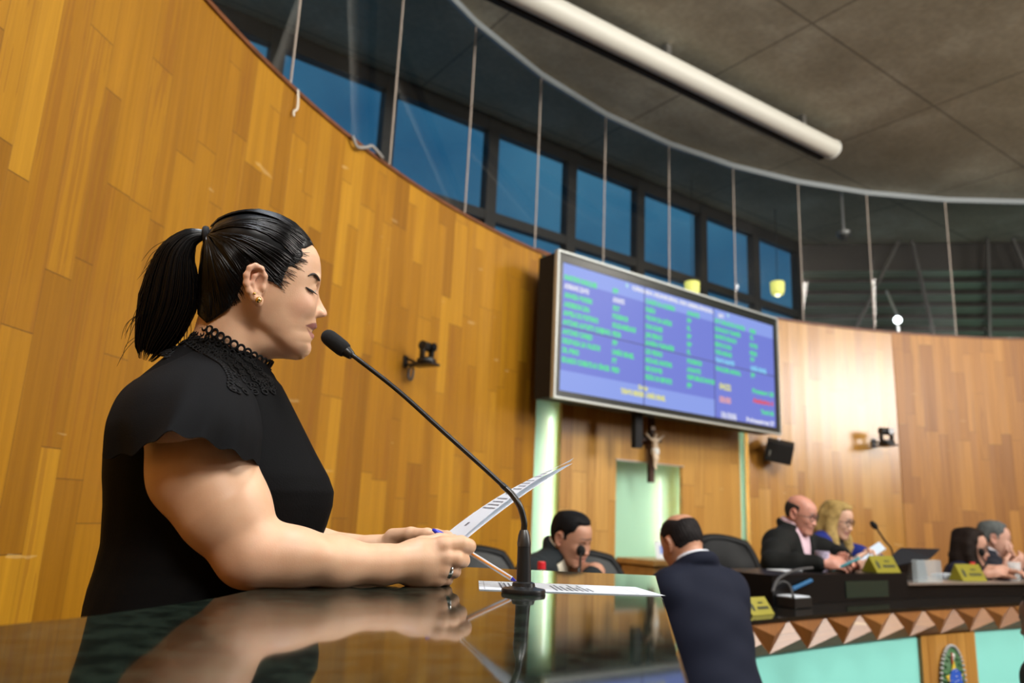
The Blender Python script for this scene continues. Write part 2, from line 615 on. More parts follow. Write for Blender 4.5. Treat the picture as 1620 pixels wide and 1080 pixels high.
# raised platform of the dais and the rostrum
DCX, DCY, DR = 10.10, -6.90, 13.78
def dpt(deg, r, z):
    a = math.radians(deg)
    return np.array([DCX + r * math.cos(a), DCY + r * math.sin(a), z])
KT_ = .854
DCX, DCY, DR = 10.1005 * KT_, -6.8976 * KT_, 13.779 * KT_
plat = [dpt(a, DR + .10, 0)[:2] for a in np.linspace(130.3, 105, 36)]
plat = [dpt(a, DR + r, 0)[:2] for a, r in ((140.5, .30), (134.95, .30), (134.9, .75), (130.4, .75))] + plat
edge_l = [(-.30, 2.95), (-.2, 2.5), (.36, 2.3), (.42, 2.1), (.36, 1.72), (.16, .55), (.05, .0), (-.3, -.5), (-1.2, -.75)]
wall_a = [cpt(a, RW - .012, 0)[:2] for a in np.linspace(199, 66, 60)]
plat = [p for p in plat if (p[0] - CX) ** 2 + (p[1] - CY) ** 2 < (RW - .05) ** 2]
poly = [tuple(p) for p in plat] + [tuple(p) for p in wall_a[::-1]] + [tuple(p) for p in edge_l[::-1]]
mb = MB()
mb.prism(poly, (0, 0, FLOOR_LOW + .001), (1, 0, 0), (0, 1, 0), (0, 0, 1), -FLOOR_LOW - .001)
mb.build('floor_platform', m_carpet, kind='structure')

# concrete ceiling with panel joints and stains
m, n_, l_, b_ = nmat('board_marked_concrete')
h = NB(n_, l_)
tc = n_.new('ShaderNodeNewGeometry')
mp = n_.new('ShaderNodeMapping')
mp.inputs['Rotation'].default_value = (0, 0, math.radians(-35.3))
l_.new(tc.outputs['Position'], mp.inputs['Vector'])
sp = n_.new('ShaderNodeSeparateXYZ')
l_.new(mp.outputs['Vector'], sp.inputs[0])
ju = h.math('FRACT', h.math('ADD', h.math('DIVIDE', h.math('SUBTRACT', sp.outputs[0], 4.54), 1.79), .006))
jv = h.math('FRACT', h.math('ADD', h.math('DIVIDE', h.math('SUBTRACT', sp.outputs[1], 2.80), 1.25), .008))
jj = h.math('MAXIMUM', h.math('LESS_THAN', ju, .012), h.math('LESS_THAN', jv, .016))
b1 = h.ramp(h.noise(mp.outputs['Vector'], 1.1, 6.), [(.30, (.21, .185, .125)), (.55, (.30, .272, .198)), (.75, (.46, .44, .345))])
b2 = h.ramp(h.noise(mp.outputs['Vector'], 22., 4.), [(.35, (.72, .72, .72)), (.65, (1, 1, 1))])
bc = h.mix(.6, b1, b2, 'MULTIPLY')
bc = h.mix(h.math('MULTIPLY', jj, .65), bc, (.07, .06, .045))
l_.new(bc, b_.inputs['Base Color'])
b_.inputs['Roughness'].default_value = .62
bp = n_.new('ShaderNodeBump')
bp.inputs['Strength'].default_value = .25
bp.inputs['Distance'].default_value = .01
l_.new(h.math('ADD', h.noise(mp.outputs['Vector'], 9., 5.), h.math('MULTIPLY', jj, -1.)), bp.inputs['Height'])
l_.new(bp.outputs['Normal'], b_.inputs['Normal'])
M['concrete'] = m
# straight facade beyond the glass carries the ceiling's outer edge
FD = np.array([.807, .590, 0.])
FN = np.array([.590, -.807, 0.])
F0 = np.array([-1.019, 5.959, 0.]) + FD * 0.
def fac(u, d):
    return tuple((F0 + FD * u - FN * d)[:2])
mb = MB()
mb.prism([fac(-7, .05), fac(16, .05), fac(16, -16), fac(-7, -16)], (0, 0, H_CEIL), (1, 0, 0), (0, 1, 0), (0, 0, 1), .2)
mb.build('ceiling', M['concrete'], kind='structure')

# glazing above the wooden wall
m, n_, l_, b_ = nmat('smoked_glass')
n_.remove(b_)
tr = n_.new('ShaderNodeBsdfTransparent')
tr.inputs['Color'].default_value = (.92, .93, .93, 1)
gl = n_.new('ShaderNodeBsdfGlossy')
gl.inputs['Roughness'].default_value = .02
gl.inputs['Color'].default_value = (.9, .9, .9, 1)
fr = n_.new('ShaderNodeFresnel')
fr.inputs['IOR'].default_value = 1.5
mx = n_.new('ShaderNodeMixShader')
ge = n_.new('ShaderNodeNewGeometry')
hg = NB(n_, l_)
l_.new(hg.math('MULTIPLY', fr.outputs[0], hg.math('SUBTRACT', 1., ge.outputs['Backfacing'])), mx.inputs[0])
l_.new(tr.outputs[0], mx.inputs[1])
l_.new(gl.outputs[0], mx.inputs[2])
l_.new(mx.outputs[0], n_['Material Output'].inputs['Surface'])
M['glass'] = m
RG = RW + .035
joints = [206.8, 199.2, 191.6, 184.0, 176.4, 168.8, 161.29, 152.73, 145.22, 137.70, 130.02, 122.42, 114.81, 107.31, 99.7, 91.5, 83.3, 75.1, 67., 59.]
for i in range(len(joints) - 1):
    a0, a1 = joints[i], joints[i + 1]
    p0, p1 = np.array(cpt(a0, RG, H_WALL + .03)), np.array(cpt(a1, RG, H_WALL + .03))
    d = (p1 - p0) / np.linalg.norm(p1 - p0)
    nn = np.array([d[1], -d[0], 0])
    mb = MB()
    c_ = (p0 + p1) / 2
    hh = H_CEIL - H_WALL - .06
    mb.box(c_ + UPZ * hh / 2, (np.linalg.norm(p1 - p0) - .012, .010, hh), np.array([d, nn, UPZ]).T)
    mb.build('window_%d' % (i + 1), M['glass'], kind='structure')
k = 5
for a in joints:
    mb = MB()
    p = np.array(cpt(a, RG, H_WALL + .035))
    mb.box(p + UPZ * (H_CEIL - H_WALL - .05) / 2, (.009, .006, H_CEIL - H_WALL - .06), np.array([[math.cos(math.radians(a)), -math.sin(math.radians(a)), 0], [math.sin(math.radians(a)), math.cos(math.radians(a)), 0], [0, 0, 1]]))
    mb.build('trim_%d' % k, M['seal'], kind='structure')
    k += 1
# top rail, facetted like the panes
mb = MB()
for i in range(len(joints) - 1):
    p0, p1 = np.array(cpt(joints[i], RG, H_CEIL - .032)), np.array(cpt(joints[i + 1], RG, H_CEIL - .032))
    d = (p1 - p0) / np.linalg.norm(p1 - p0)
    mb.box((p0 + p1) / 2, (np.linalg.norm(p1 - p0) + .005, .03, .055), np.array([d, [d[1], -d[0], 0], UPZ]).T)
mb.build('trim_%d' % k, M['rail'], kind='structure')
k += 1


def on_facade(x, y):
    p = atplane(x, y, F0, FN)
    return float(np.dot(p - F0, FD)), float(p[2])
m_frame = mat('dark_window_frame', (.012, .012, .012), .5)
m_dark = mat('dark_corridor_wall', (.02, .017, .014), .8)
mull = [on_facade(x, y)[0] for x, y in ((612, 200), (775, 270), (900, 320), (1009, 355), (1109, 405), (1193, 435), (1262, 450))]
step = (mull[-1] - mull[0]) / 6
mull = [mull[0] - step * 3, mull[0] - step * 2, mull[0] - step] + mull
z_top = np.mean([on_facade(x, y)[1] for x, y in ((640, 155), (893, 258), (1103, 340))])
z_sill = np.mean([on_facade(x, y)[1] for x, y in ((893, 375), (1003, 410))])
z_low = z_sill - .09
mb = MB()
RF = np.array([FD, -FN, UPZ]).T
for q in mull:
    mb.box(F0 + FD * q + UPZ * 2.4, (.115, .10, 4.68), RF)
mid_u, wid = (mull[0] + mull[-1]) / 2, mull[-1] - mull[0]
mb.box(F0 + FD * mid_u + UPZ * (z_sill - .045), (wid, .09, .09), RF)
mb.box(F0 + FD * mid_u + UPZ * (z_top + H_CEIL) / 2, (wid, .09, H_CEIL - z_top - .002), RF)
mb.build('trim_%d' % k, m_frame, kind='structure')
k += 1
m_pane = m
for i in range(len(mull) - 1):
    u0, u1 = mull[i] + .06, mull[i + 1] - .06
    mb = MB()
    mb.box(F0 + FD * (u0 + u1) / 2 + UPZ * (z_top + z_sill) / 2, (u1 - u0, .008, z_top - z_sill), RF)
    mb.box(F0 + FD * (u0 + u1) / 2 + UPZ * (z_low - .5), (u1 - u0, .008, 1.0), RF)
    mb.build('window_%d' % (len(joints) + i), M['glass'], kind='structure')
# solid parts of the outer shell
mb = MB()
mb.box(F0 + FD * mid_u + UPZ * (z_low - 1.0 - 1.0), (wid, .12, 2.0), RF)
a_ = F0 + FD * mull[0]
b2 = F0 + FD * mull[-1]
mb.box(a_ - FD * 3.0 + UPZ * 2.1, (6.0, .12, 5.2), RF)
mb.build('wall_facade', m_dark, kind='structure')
mb = MB()
mb.box((CX, -8.0, 2.1), (19, .12, 5.2))
mb.box((14.3, 1.43, 2.1), (.12, 19, 5.2))
mb.box((-4.6, -2.0, 2.1), (.12, 12, 5.2))
mb.build('wall_outer', m_dark, kind='structure')
# louvred metal stretch of the facade at the right
m_louvre = mat('pale_green_louvre', (.12, .17, .13), .35, .6)
lv = empty('louvre_wall', tuple(b2), 'dark louvred metal wall with greenish slats behind the glass at the right', 'wall', kind='structure')
LD = np.array([.985, -.172, 0.])
LN = np.array([-.172, -.985, 0.])
RL = np.array([LD, -LN, UPZ]).T
mb = MB()
mb.box(b2 + LD * 4.6 - LN * .09 + UPZ * 2.115, (9.3, .1, 5.23), RL)
mb.build('backing', m_dark, lv)
for zz in np.arange(3.05, 4.32, .155):
    mb = MB()
    rr = RL @ np.array([[1, 0, 0], [0, math.cos(.9), -math.sin(.9)], [0, math.sin(.9), math.cos(.9)]])
    mb.box(b2 + LD * 4.6 + UPZ * zz + LN * .045, (9.1, .012, .10), rr)
    mb.build('slat', m_louvre, lv)
for u_, l_u in ((.3, .9), (1.6, -.25), (2.1, .12), (3.0, -.5), (3.25, .55), (4.6, -.6)):
    mb = MB()
    mb.tube([b2 + LD * u_ + LN * .16 + UPZ * 2.9, b2 + LD * (u_ + l_u) + LN * .16 + UPZ * 4.7], .022, 8)
    mb.build('brace', M['brace'], lv)
d = bpy.data.lights.new('louvre_fill_light', 'POINT')  # added light, no visible source, to bring out the louvre slats
d.energy = 9
d.color = (.8, 1, .85)
d.shadow_soft_size = .06
o = bpy.data.objects.new('louvre_fill_light', d)
COL.objects.link(o)
o.location = tuple(b2 + LD * 2.2 + LN * .55 + UPZ * 3.35)

# ---------------------------------------------------------------- projector screen case under the ceiling
s0, s1 = np.array([.04, 4.53, 4.55]), np.array([2.86, 6.43, 4.55])
s0 = s0 - (s1 - s0) * .25
sd = (s1 - s0) / np.linalg.norm(s1 - s0)
sn = np.array([sd[1], -sd[0], 0])
case = empty('projection_screen_case', tuple((s0 + s1) / 2 + UPZ * 0), 'long white roll-up projection screen case fixed under the concrete ceiling', 'projection screen')
mb = MB()
mb.tube([s0, s1], .085, 24)
weighted(mb.build('housing', mat('case_white', (.52, .51, .45), .45), case))
mb = MB()
mb.tube([s1, s1 + sd * .012], .092, 24)
weighted(mb.build('end_cap', M['white'], case))
mb = MB()
mb.tube([s0 - sd * .012, s0], .092, 24)
weighted(mb.build('end_cap', M['white'], case))
mb = MB()
mb.box((s0 + s1) / 2 - sn * .095 - UPZ * .045, (np.linalg.norm(s1 - s0) - .03, .05, .06), np.array([sd, sn, UPZ]).T, .006)
mb.build('screen_slot', M['matte_black'], case)
for t in (.1, .5, .9):
    mb = MB()
    mb.box(s0 + (s1 - s0) * t + UPZ * .13, (.05, .04, .11), np.array([sd, sn, UPZ]).T)
    mb.build('bracket', M['steel'], case)

# ---------------------------------------------------------------- yellow lamp reflections built as lit pendants beyond the glass, dome camera, loose cable
m_shade = mat('reflected_yellow_shade', (.9, .85, .3), .5, emit=(.85, .85, .16), es=.9)
m_bulb = mat('reflected_bulb', (1, .95, .7), .5, emit=(1, .95, .6), es=3.)
for px, py, Y, lab in ((1230, 456, 8.3, 'small yellow lamp reflection, built as a lit shade, above the right end of the display'),
                       (1095, 457, 7.6, 'small yellow lamp reflection, built as a lit shade, half hidden behind the display top edge')):
    p = atY(px, py, Y)
    t = empty('reflected_lamp', tuple(p), lab, 'lamp', 'yellow lamp reflections in the glass')
    mb = MB()
    mb.lathe([(.060, -.075), (.075, -.03), (.078, .07), (.070, .075), (.0, .075)], p)
    mb.build('shade', m_shade, t, True)
    mb = MB()
    mb.sph(p - UPZ * .065, .036)
    mb.build('bulb', m_bulb, t, True)
    mb = MB()
    mb.tube([p + UPZ * .07, (p[0], p[1], H_CEIL)], .004, 6)
    mb.build('rod', M['matte_black'], t)
p = atY(1420, 506, 7.95)  # reflection of a spotlight, built as a glowing lens on an invented bracket
t = empty('reflected_spotlight', tuple(p), 'small bright white spotlight reflection, built as a glowing lens behind the glass above the right wall', 'lamp')
mb = MB()
mb.sph(p, .04)
mb.build('lamp_lens', mat('reflected_white_lens', (1, 1, 1), .4, emit=(.85, .95, 1.), es=14.), t, True)
mb = MB()
mb.tube([p + FD * .0 + UPZ * .05, p + UPZ * .35 - PN * .1], .014, 8)
mb.tube([p - UPZ * .06, p - UPZ * .09, (p[0], p[1], H_WALL - .0)], .02, 8)
mb.build('bracket', M['steel'], t)

p = np.array(cpt(104., RW + .32, H_CEIL))
p = np.array([*atY(1335, 372, 7.7)])
t = empty('dome_camera', tuple(p), 'dark dome camera hanging behind the glass above the right wall', 'camera')
mb = MB()
mb.lathe([(.0, -.06), (.035, -.05), (.055, -.02), (.06, 0)], p)
mb.build('dome', mat('dome_glass', (.03, .03, .03), .08), t, True)
mb = MB()
mb.lathe([(.075, 0), (.075, .035), (.03, .045)], p)
mb.tube([p + UPZ * .04, (p[0], p[1], H_CEIL)], .014, 8)
mb.build('mount', M['steel'], t)

p = np.array(atplane(470, 152, cpt(161.3, RW - .012, 3.), np.array([math.cos(math.radians(161.3)), math.sin(math.radians(161.3)), 0])))
mb = MB()
mb.tube(catmull([p + UPZ * .035, p + UPZ * .0 + np.array([.006, -.004, 0]), p - UPZ * .07 + np.array([.01, -.006, 0]), p - UPZ * .09 + np.array([-.002, -.014, 0]), p - UPZ * .12 + np.array([.0, -.018, 0])], 24), .0055, 8)
mb.build('cable_end', mat('white_cable', (.75, .72, .62), .5), None, True, label='short white loose cable end hanging over the top of the left wood wall', cat='cable')
p = np.array(atplane(580, 238, cpt(155.9, RW - .03, 3.), np.array([math.cos(math.radians(155.9)), math.sin(math.radians(155.9)), 0])))
mb = MB()
tv_ = np.array([-math.sin(math.radians(155.9)), math.cos(math.radians(155.9)), 0])
mb.tube(catmull([p - tv_ * .16 + UPZ * .03, p - tv_ * .05 + UPZ * .05, p + UPZ * .02, p + tv_ * .09 - UPZ * .02, p + tv_ * .14 + UPZ * .02], 30), .010, 8)
mb.build('cable_bundle', mat('grey_cable', (.30, .29, .27), .5), None, True, label='grey cable bundle lying on top of the left wood wall', cat='cable')
# ================================================================ FIGURES: signed-distance bodies meshed as one continuous skin
class Vox:
    def __init__(s, lo, hi, h):
        s.h = h
        s.lo = np.array(lo, float)
        s.n = np.maximum(4, np.ceil((np.array(hi, float) - s.lo) / h).astype(int) + 1)
        s.f = np.full(s.n, .06, np.float32)
        s.ax = [s.lo[i] + np.arange(s.n[i]) * h for i in range(3)]
    def region(s, lo, hi):
        sl = []
        for i in range(3):
            a = int(max(0, math.floor((lo[i] - s.lo[i]) / s.h)))
            b = int(min(s.n[i], math.ceil((hi[i] - s.lo[i]) / s.h) + 1))
            if b <= a:
                return None, None
            sl.append(slice(a, b))
        sl = tuple(sl)
        G = np.meshgrid(*[s.ax[i][sl[i]].astype(np.float32) for i in range(3)], indexing='ij')
        return sl, G
    def put(s, d, sl, k, op):
        a = s.f[sl]
        if op == 'u':
            if k > 0:
                h = np.clip(.5 + .5 * (a - d) / k, 0, 1)
                s.f[sl] = a * (1 - h) + d * h - k * h * (1 - h)
            else:
                s.f[sl] = np.minimum(a, d)
        elif op == 's':
            d = -d
            if k > 0:
                h = np.clip(.5 - .5 * (a - d) / k, 0, 1)
                s.f[sl] = a * (1 - h) + d * h + k * h * (1 - h)
            else:
                s.f[sl] = np.maximum(a, d)
        elif op == 'i':
            s.f[sl] = np.maximum(a, d)
    def cap(s, a, b, ra, rb, k=.01, op='u'):
        a, b = np.asarray(a, float), np.asarray(b, float)
        pad = max(ra, rb) + k + 3 * s.h + .004
        sl, G = s.region(np.minimum(a, b) - pad, np.maximum(a, b) + pad)
        if sl is None:
            return s
        ba = b - a
        L2 = max(1e-9, float(ba @ ba))
        p = [G[i] - a[i] for i in range(3)]
        t = np.clip((p[0] * ba[0] + p[1] * ba[1] + p[2] * ba[2]) / L2, 0, 1)
        d = np.sqrt((p[0] - ba[0] * t) ** 2 + (p[1] - ba[1] * t) ** 2 + (p[2] - ba[2] * t) ** 2) - (ra + (rb - ra) * t)
        s.put(d.astype(np.float32), sl, k, op)
        return s
    def chain(s, pts, rs, k=.01, op='u'):
        for i in range(len(pts) - 1):
            s.cap(pts[i], pts[i + 1], rs[i], rs[i + 1], k, op)
        return s
    def ell(s, c, r, R=None, k=.01, op='u'):
        """ellipsoid; R rows are its own axes"""
        c = np.asarray(c, float)
        r = np.asarray(r, float)
        pad = r.max() + k + 3 * s.h + .004
        sl, G = s.region(c - pad, c + pad)
        if sl is None:
            return s
        p = [G[i] - c[i] for i in range(3)]
        if R is not None:
            p = [R[j][0] * p[0] + R[j][1] * p[1] + R[j][2] * p[2] for j in range(3)]
        k0 = np.sqrt(sum((p[i] / r[i]) ** 2 for i in range(3)))
        k1 = np.sqrt(sum((p[i] / r[i] ** 2) ** 2 for i in range(3))) + 1e-9
        d = np.where(k0 < 1e-3, -r.min(), k0 * (k0 - 1) / k1)
        s.put(d.astype(np.float32), sl, k, op)
        return s
    def fn(s, f, lo, hi, k=.01, op='u'):
        sl, G = s.region(lo, hi)
        if sl is None:
            return s
        s.put(np.asarray(f(*G), np.float32), sl, k, op)
        return s
    def mesh(s):
        F = s.f.copy()
        for i in range(3):                                      # always closed at the grid border
            ix = [slice(None)] * 3
            for e in (0, -1):
                ix[i] = e
                F[tuple(ix)] = np.maximum(F[tuple(ix)], .5 * s.h)
        sg = F < 0
        c = [sg[i:sg.shape[0] - 1 + i, j:sg.shape[1] - 1 + j, k:sg.shape[2] - 1 + k] for i in (0, 1) for j in (0, 1) for k in (0, 1)]
        cnt = sum(x.astype(np.int8) for x in c)
        mixed = (cnt > 0) & (cnt < 8)
        I = np.argwhere(mixed)
        idx = np.full(mixed.shape, -1, np.int64)
        idx[mixed] = np.arange(len(I))
        acc = np.zeros((len(I), 3))
        num = np.zeros(len(I))
        cor = [(i, j, k) for i in (0, 1) for j in (0, 1) for k in (0, 1)]
        val = {q: F[I[:, 0] + q[0], I[:, 1] + q[1], I[:, 2] + q[2]] for q in cor}
        for a in cor:
            for ax in range(3):
                if a[ax]:
                    continue
                b = list(a)
                b[ax] = 1
                b = tuple(b)
                va, vb = val[a], val[b]
                m = (va < 0) != (vb < 0)
                t = np.where(m, va / np.where(m, va - vb, 1), 0)
                p = np.repeat(np.array([a], float), len(I), 0)
                p[:, ax] = t
                acc[m] += p[m]
                num[m] += 1
        V = (I + acc / num[:, None]) * s.h + s.lo
        faces = []
        for ax in range(3):
            o1, o2 = [(1, 2), (2, 0), (0, 1)][ax]
            sa = [slice(None)] * 3
            sb = [slice(None)] * 3
            sa[ax] = slice(0, -1)
            sb[ax] = slice(1, None)
            A, B = sg[tuple(sa)], sg[tuple(sb)]
            E = np.argwhere(A != B)
            E = E[(E[:, o1] > 0) & (E[:, o2] > 0) & (E[:, o1] < F.shape[o1] - 1) & (E[:, o2] < F.shape[o2] - 1)]
            q = []
            for d1, d2 in ((-1, -1), (0, -1), (0, 0), (-1, 0)):
                w = E.copy()
                w[:, o1] += d1
                w[:, o2] += d2
                q.append(idx[w[:, 0], w[:, 1], w[:, 2]])
            q = np.stack(q, 1)
            ins = A[E[:, 0], E[:, 1], E[:, 2]]
            q[~ins] = q[~ins][:, ::-1]
            faces.append(q[(q >= 0).all(1)])
        return V, np.concatenate(faces)

def np_mesh(name, parts, cols=None):
    V = np.concatenate([p[0] for p in parts])
    k = 0
    Fs = []
    for v, f in parts:
        Fs.append(f + k)
        k += len(v)
    Fc = np.concatenate(Fs).astype(np.int32)
    me = bpy.data.meshes.new(name)
    me.vertices.add(len(V))
    me.vertices.foreach_set('co', V.astype(np.float32).ravel())
    me.loops.add(len(Fc) * 4)
    me.loops.foreach_set('vertex_index', Fc.ravel())
    me.polygons.add(len(Fc))
    me.polygons.foreach_set('loop_start', np.arange(len(Fc), dtype=np.int32) * 4)
    me.polygons.foreach_set('loop_total', np.full(len(Fc), 4, np.int32))
    me.update(calc_edges=True)
    me.validate()
    if cols is not None:
        a = me.color_attributes.new('tone', 'FLOAT_COLOR', 'POINT')
        c4 = np.ones((len(V), 4), np.float32)
        c4[:, :3] = cols
        a.data.foreach_set('color', c4.ravel())
    return me

def skin_mat(name, rough=.48, sss=.12):
    m, n, l, b = nmat(name)
    at = n.new('ShaderNodeAttribute')
    at.attribute_name = 'tone'
    h = NB(n, l)
    tc = n.new('ShaderNodeTexCoord')
    blot = h.ramp(h.noise(tc.outputs['Object'], 38., 4.), [(.3, (.92, .86, .84)), (.7, (1., 1., 1.))])
    l.new(h.mix(.8, at.outputs['Color'], blot, 'MULTIPLY'), b.inputs['Base Color'])
    b.inputs['Roughness'].default_value = rough
    b.inputs['Subsurface Weight'].default_value = sss
    b.inputs['Subsurface Radius'].default_value = (1., .35, .2)
    b.inputs['Subsurface Scale'].default_value = .006
    bp = n.new('ShaderNodeBump')
    bp.inputs['Strength'].default_value = .12
    bp.inputs['Distance'].default_value = .001
    l.new(h.noise(tc.outputs['Object'], 420., 2.), bp.inputs['Height'])
    l.new(bp.outputs['Normal'], b.inputs['Normal'])
    return m
M['skin'] = skin_mat('skin')

class Frame:
    """u forward along the picture's right, v up, w towards the camera, all real directions around one real point"""
    def __init__(s, px, py, Y, pitch=None):
        s.o = atY(px, py, Y)
        d = s.o - CAM_P
        r = np.array([d[0], d[1], 0])
        r /= np.linalg.norm(r)
        e = math.atan2(d[2], math.hypot(d[0], d[1])) if pitch is None else pitch
        s.w = -(r * math.cos(e) + np.array([0, 0, math.sin(e)]))
        s.u = np.array([r[1], -r[0], 0])
        s.v = np.cross(s.w, s.u)
        s.R = np.array([s.u, s.v, s.w])
    def px(s, x, y, w=0.):
        """the point at depth w on the pixel's ray, in frame coordinates"""
        p = atplane(x, y, s.o + s.w * w, s.w) - s.o
        return np.array([p @ s.u, p @ s.v, w])
    def to(s, P):
        P = np.asarray(P, float)
        return s.o + P @ s.R
    def P(s, x, y, w=0.):
        return s.to(s.px(x, y, w))

# ---------------------------------------------------------------- the head shape, traced from the speaker's profile
HF = Frame(410, 450, 1.25, math.radians(12))
def hc(cx, cy, w=0.):                    # coordinates of the 3.6x enlarged crop
    return HF.px(160 + cx / 3.6, 320 + cy / 3.6, w)
front = [(900, 71), (1000, 96), (1100, 150), (1180, 222), (1225, 275), (1243, 315), (1250, 360), (1252, 410), (1249, 455), (1243, 485), (1237, 507), (1232, 540), (1227, 580), (1223, 620),
         (1222, 655), (1223, 675), (1226, 695), (1221, 714), (1209, 728), (1201, 742), (1203, 764), (1198, 785), (1188, 800), (1194, 822), (1191, 846), (1174, 868), (1140, 882)]
back = [(898, 71), (780, 84), (690, 117), (640, 165), (605, 230), (585, 300), (577, 380), (590, 460), (620, 530), (668, 590), (740, 650), (830, 700), (930, 760), (1030, 830), (1090, 868), (1138, 882)]
wid = [(71, 0), (80, 22), (95, 36), (125, 51), (165, 61), (220, 68.5), (300, 73), (400, 75), (480, 74.5), (560, 72.5), (620, 69), (700, 63), (760, 56), (810, 47), (845, 37), (868, 26), (882, 4)]
axis = [(71, 899), (600, 899), (700, 960), (800, 1060), (882, 1139)]
def smooth_table(x, y, sig):
    X = np.linspace(x[0], x[-1], 420)
    Y = np.interp(X, x, y)
    if sig > 0:
        k_ = max(1, int(3 * sig / (X[1] - X[0])))
        g_ = np.exp(-.5 * (np.arange(-k_, k_ + 1) * (X[1] - X[0]) / sig) ** 2)
        g_ /= g_.sum()
        pad = np.concatenate([2 * Y[0] - Y[k_:0:-1], Y, 2 * Y[-1] - Y[-2:-k_ - 2:-1]])
        Y = np.convolve(pad, g_, 'valid')
    return X, Y
def table(pts, sig=.0):
    q = np.array([hc(*p)[:2] for p in pts])
    o = np.argsort(q[:, 1])
    return smooth_table(q[o, 1], q[o, 0], sig)
Fv, Fu = table(front, .0011)
Bv, Bu = table(back, .005)
Av, Au = table([(x, y) for y, x in axis], .008)
Wv = np.array([hc(899, y)[1] for y, _ in wid])[::-1]
Ww = np.array([w / 1000 for _, w in wid])[::-1]
Wv, Ww = smooth_table(Wv, Ww, .004)
V_TOP, V_CHIN = Fv.max(), Fv.min()
NOSE = np.array([hc(1240, y)[1] for y in (662, 655, 648, 632, 612, 582, 545, 507)])
_N = None
NOSE_D = np.array([0, 27, 56, 66, 60, 37, 13, 0]) * (hc(1300, 600)[0] - hc(1200, 600)[0]) / 100
SC = (hc(1300, 600)[0] - hc(1200, 600)[0]) / 100          # metres per crop pixel
NS_V, NS_D = smooth_table(NOSE, NOSE_D, .0012)
def head_field(u, v, w, nose=1.):
    f_, b_, c_, w_ = np.interp(v, Fv, Fu), np.interp(v, Bv, Bu), np.interp(v, Av, Au), np.interp(v, Wv, Ww)
    du = u - c_
    r = np.sqrt(du * du + w * w) + 1e-7
    a = np.where(du > 0, f_ - c_, c_ - b_)
    a = np.maximum(a, .002)
    bb = np.maximum(w_, .002)
    n = 2.25
    R = 1. / ((np.abs(du / r) / a) ** n + (np.abs(w / r) / bb) ** n) ** (1 / n)
    nd = np.interp(v, NS_V, NS_D) * nose
    nw = np.interp(v, NOSE, [.013, .0135, .0135, .012, .0095, .0075, .0075, .009])
    R = R + np.where(du > 0, nd * np.exp(-(w / nw) ** 2 * .9), 0)
    return np.maximum(np.maximum((r - R) * .92, V_CHIN + .0008 - v), v - V_TOP)
HCU, HCV = hc(900, 420)[:2]
def hair_field(u, v, w, t):
    s_ = 1 + t / .088
    return head_field((u - HCU) / s_ + HCU, (v - HCV) / s_ + HCV, w / s_, 0.)

EYE = hc(1181, 488, .031)
EAR = hc(882, 468, .0755)
def head_details(V, T, nose=1., sc=1., eyes=True):
    """adds sockets, lids, nostrils, lips and ears to a grid; T maps head coordinates to grid coordinates (point, 3x3 rows of axes)"""
    tp, R = T
    cv = lambda c, w=None: tp(c if w is None else np.array([c[0], c[1], w]))
    for sg in (1, -1):
        V.ell(cv(EYE + np.array([.0165, .001, 0]), sg * .030), (.0085 * sc, .0095 * sc, .0135 * sc), R, .009 * sc, 's')      # socket
        V.ell(cv(EYE, sg * .0305), (.0135 * sc, .0125 * sc, .0135 * sc), R, .004 * sc)                                       # lid over the eyeball
        V.ell(cv(hc(1214, 440), sg * .026), (.007 * sc, .006 * sc, .014 * sc), R, .008 * sc)                                 # brow
        V.ell(cv(hc(1232, 630), sg * .0125), (.0105 * sc, .0075 * sc, .006 * sc), R, .005 * sc)                              # nostril wing
        V.ell(cv(hc(1252, 655), sg * .0075), (.006 * sc, .0035 * sc, .0035 * sc), R, .002 * sc, 's')
        V.ell(cv(hc(1130, 590), sg * .040), (.022 * sc, .018 * sc, .016 * sc), R, .02 * sc)                                  # cheek
        # ear: plate, helix, antihelix, lobe, hollow
        e = lambda x, y, w: cv(hc(x, y, w), sg * w)
        tilt = R
        V.ell(e(885, 455, .0775), (.0145 * sc, .026 * sc, .006 * sc), tilt, .006 * sc)
        V.chain([e(925, 470, .076), e(930, 420, .081), e(912, 378, .085), e(880, 362, .087), e(848, 375, .088), e(828, 415, .089), e(826, 460, .088), e(842, 505, .086), e(868, 545, .083), e(893, 572, .080)],
                [.0030 * sc, .0034 * sc, .0036 * sc, .0038 * sc, .0040 * sc, .0040 * sc, .0040 * sc, .0042 * sc, .005 * sc, .0055 * sc], .006 * sc)
        V.ell(e(895, 560, .080), (.008 * sc, .009 * sc, .0045 * sc), tilt, .004 * sc)
        V.ell(e(893, 460, .087), (.0095 * sc, .0135 * sc, .0062 * sc), tilt, .003 * sc, 's')
        V.ell(e(885, 405, .088), (.0085 * sc, .008 * sc, .004 * sc), tilt, .003 * sc, 's')
        V.chain([e(905, 400, .0815), e(872, 420, .0845), e(860, 460, .085), e(870, 505, .0825), e(895, 520, .080)], [.0026 * sc, .003 * sc, .003 * sc, .003 * sc, .003 * sc], .003 * sc)
        V.ell(e(922, 488, .079), (.0045 * sc, .0065 * sc, .005 * sc), tilt, .003 * sc)
    return V

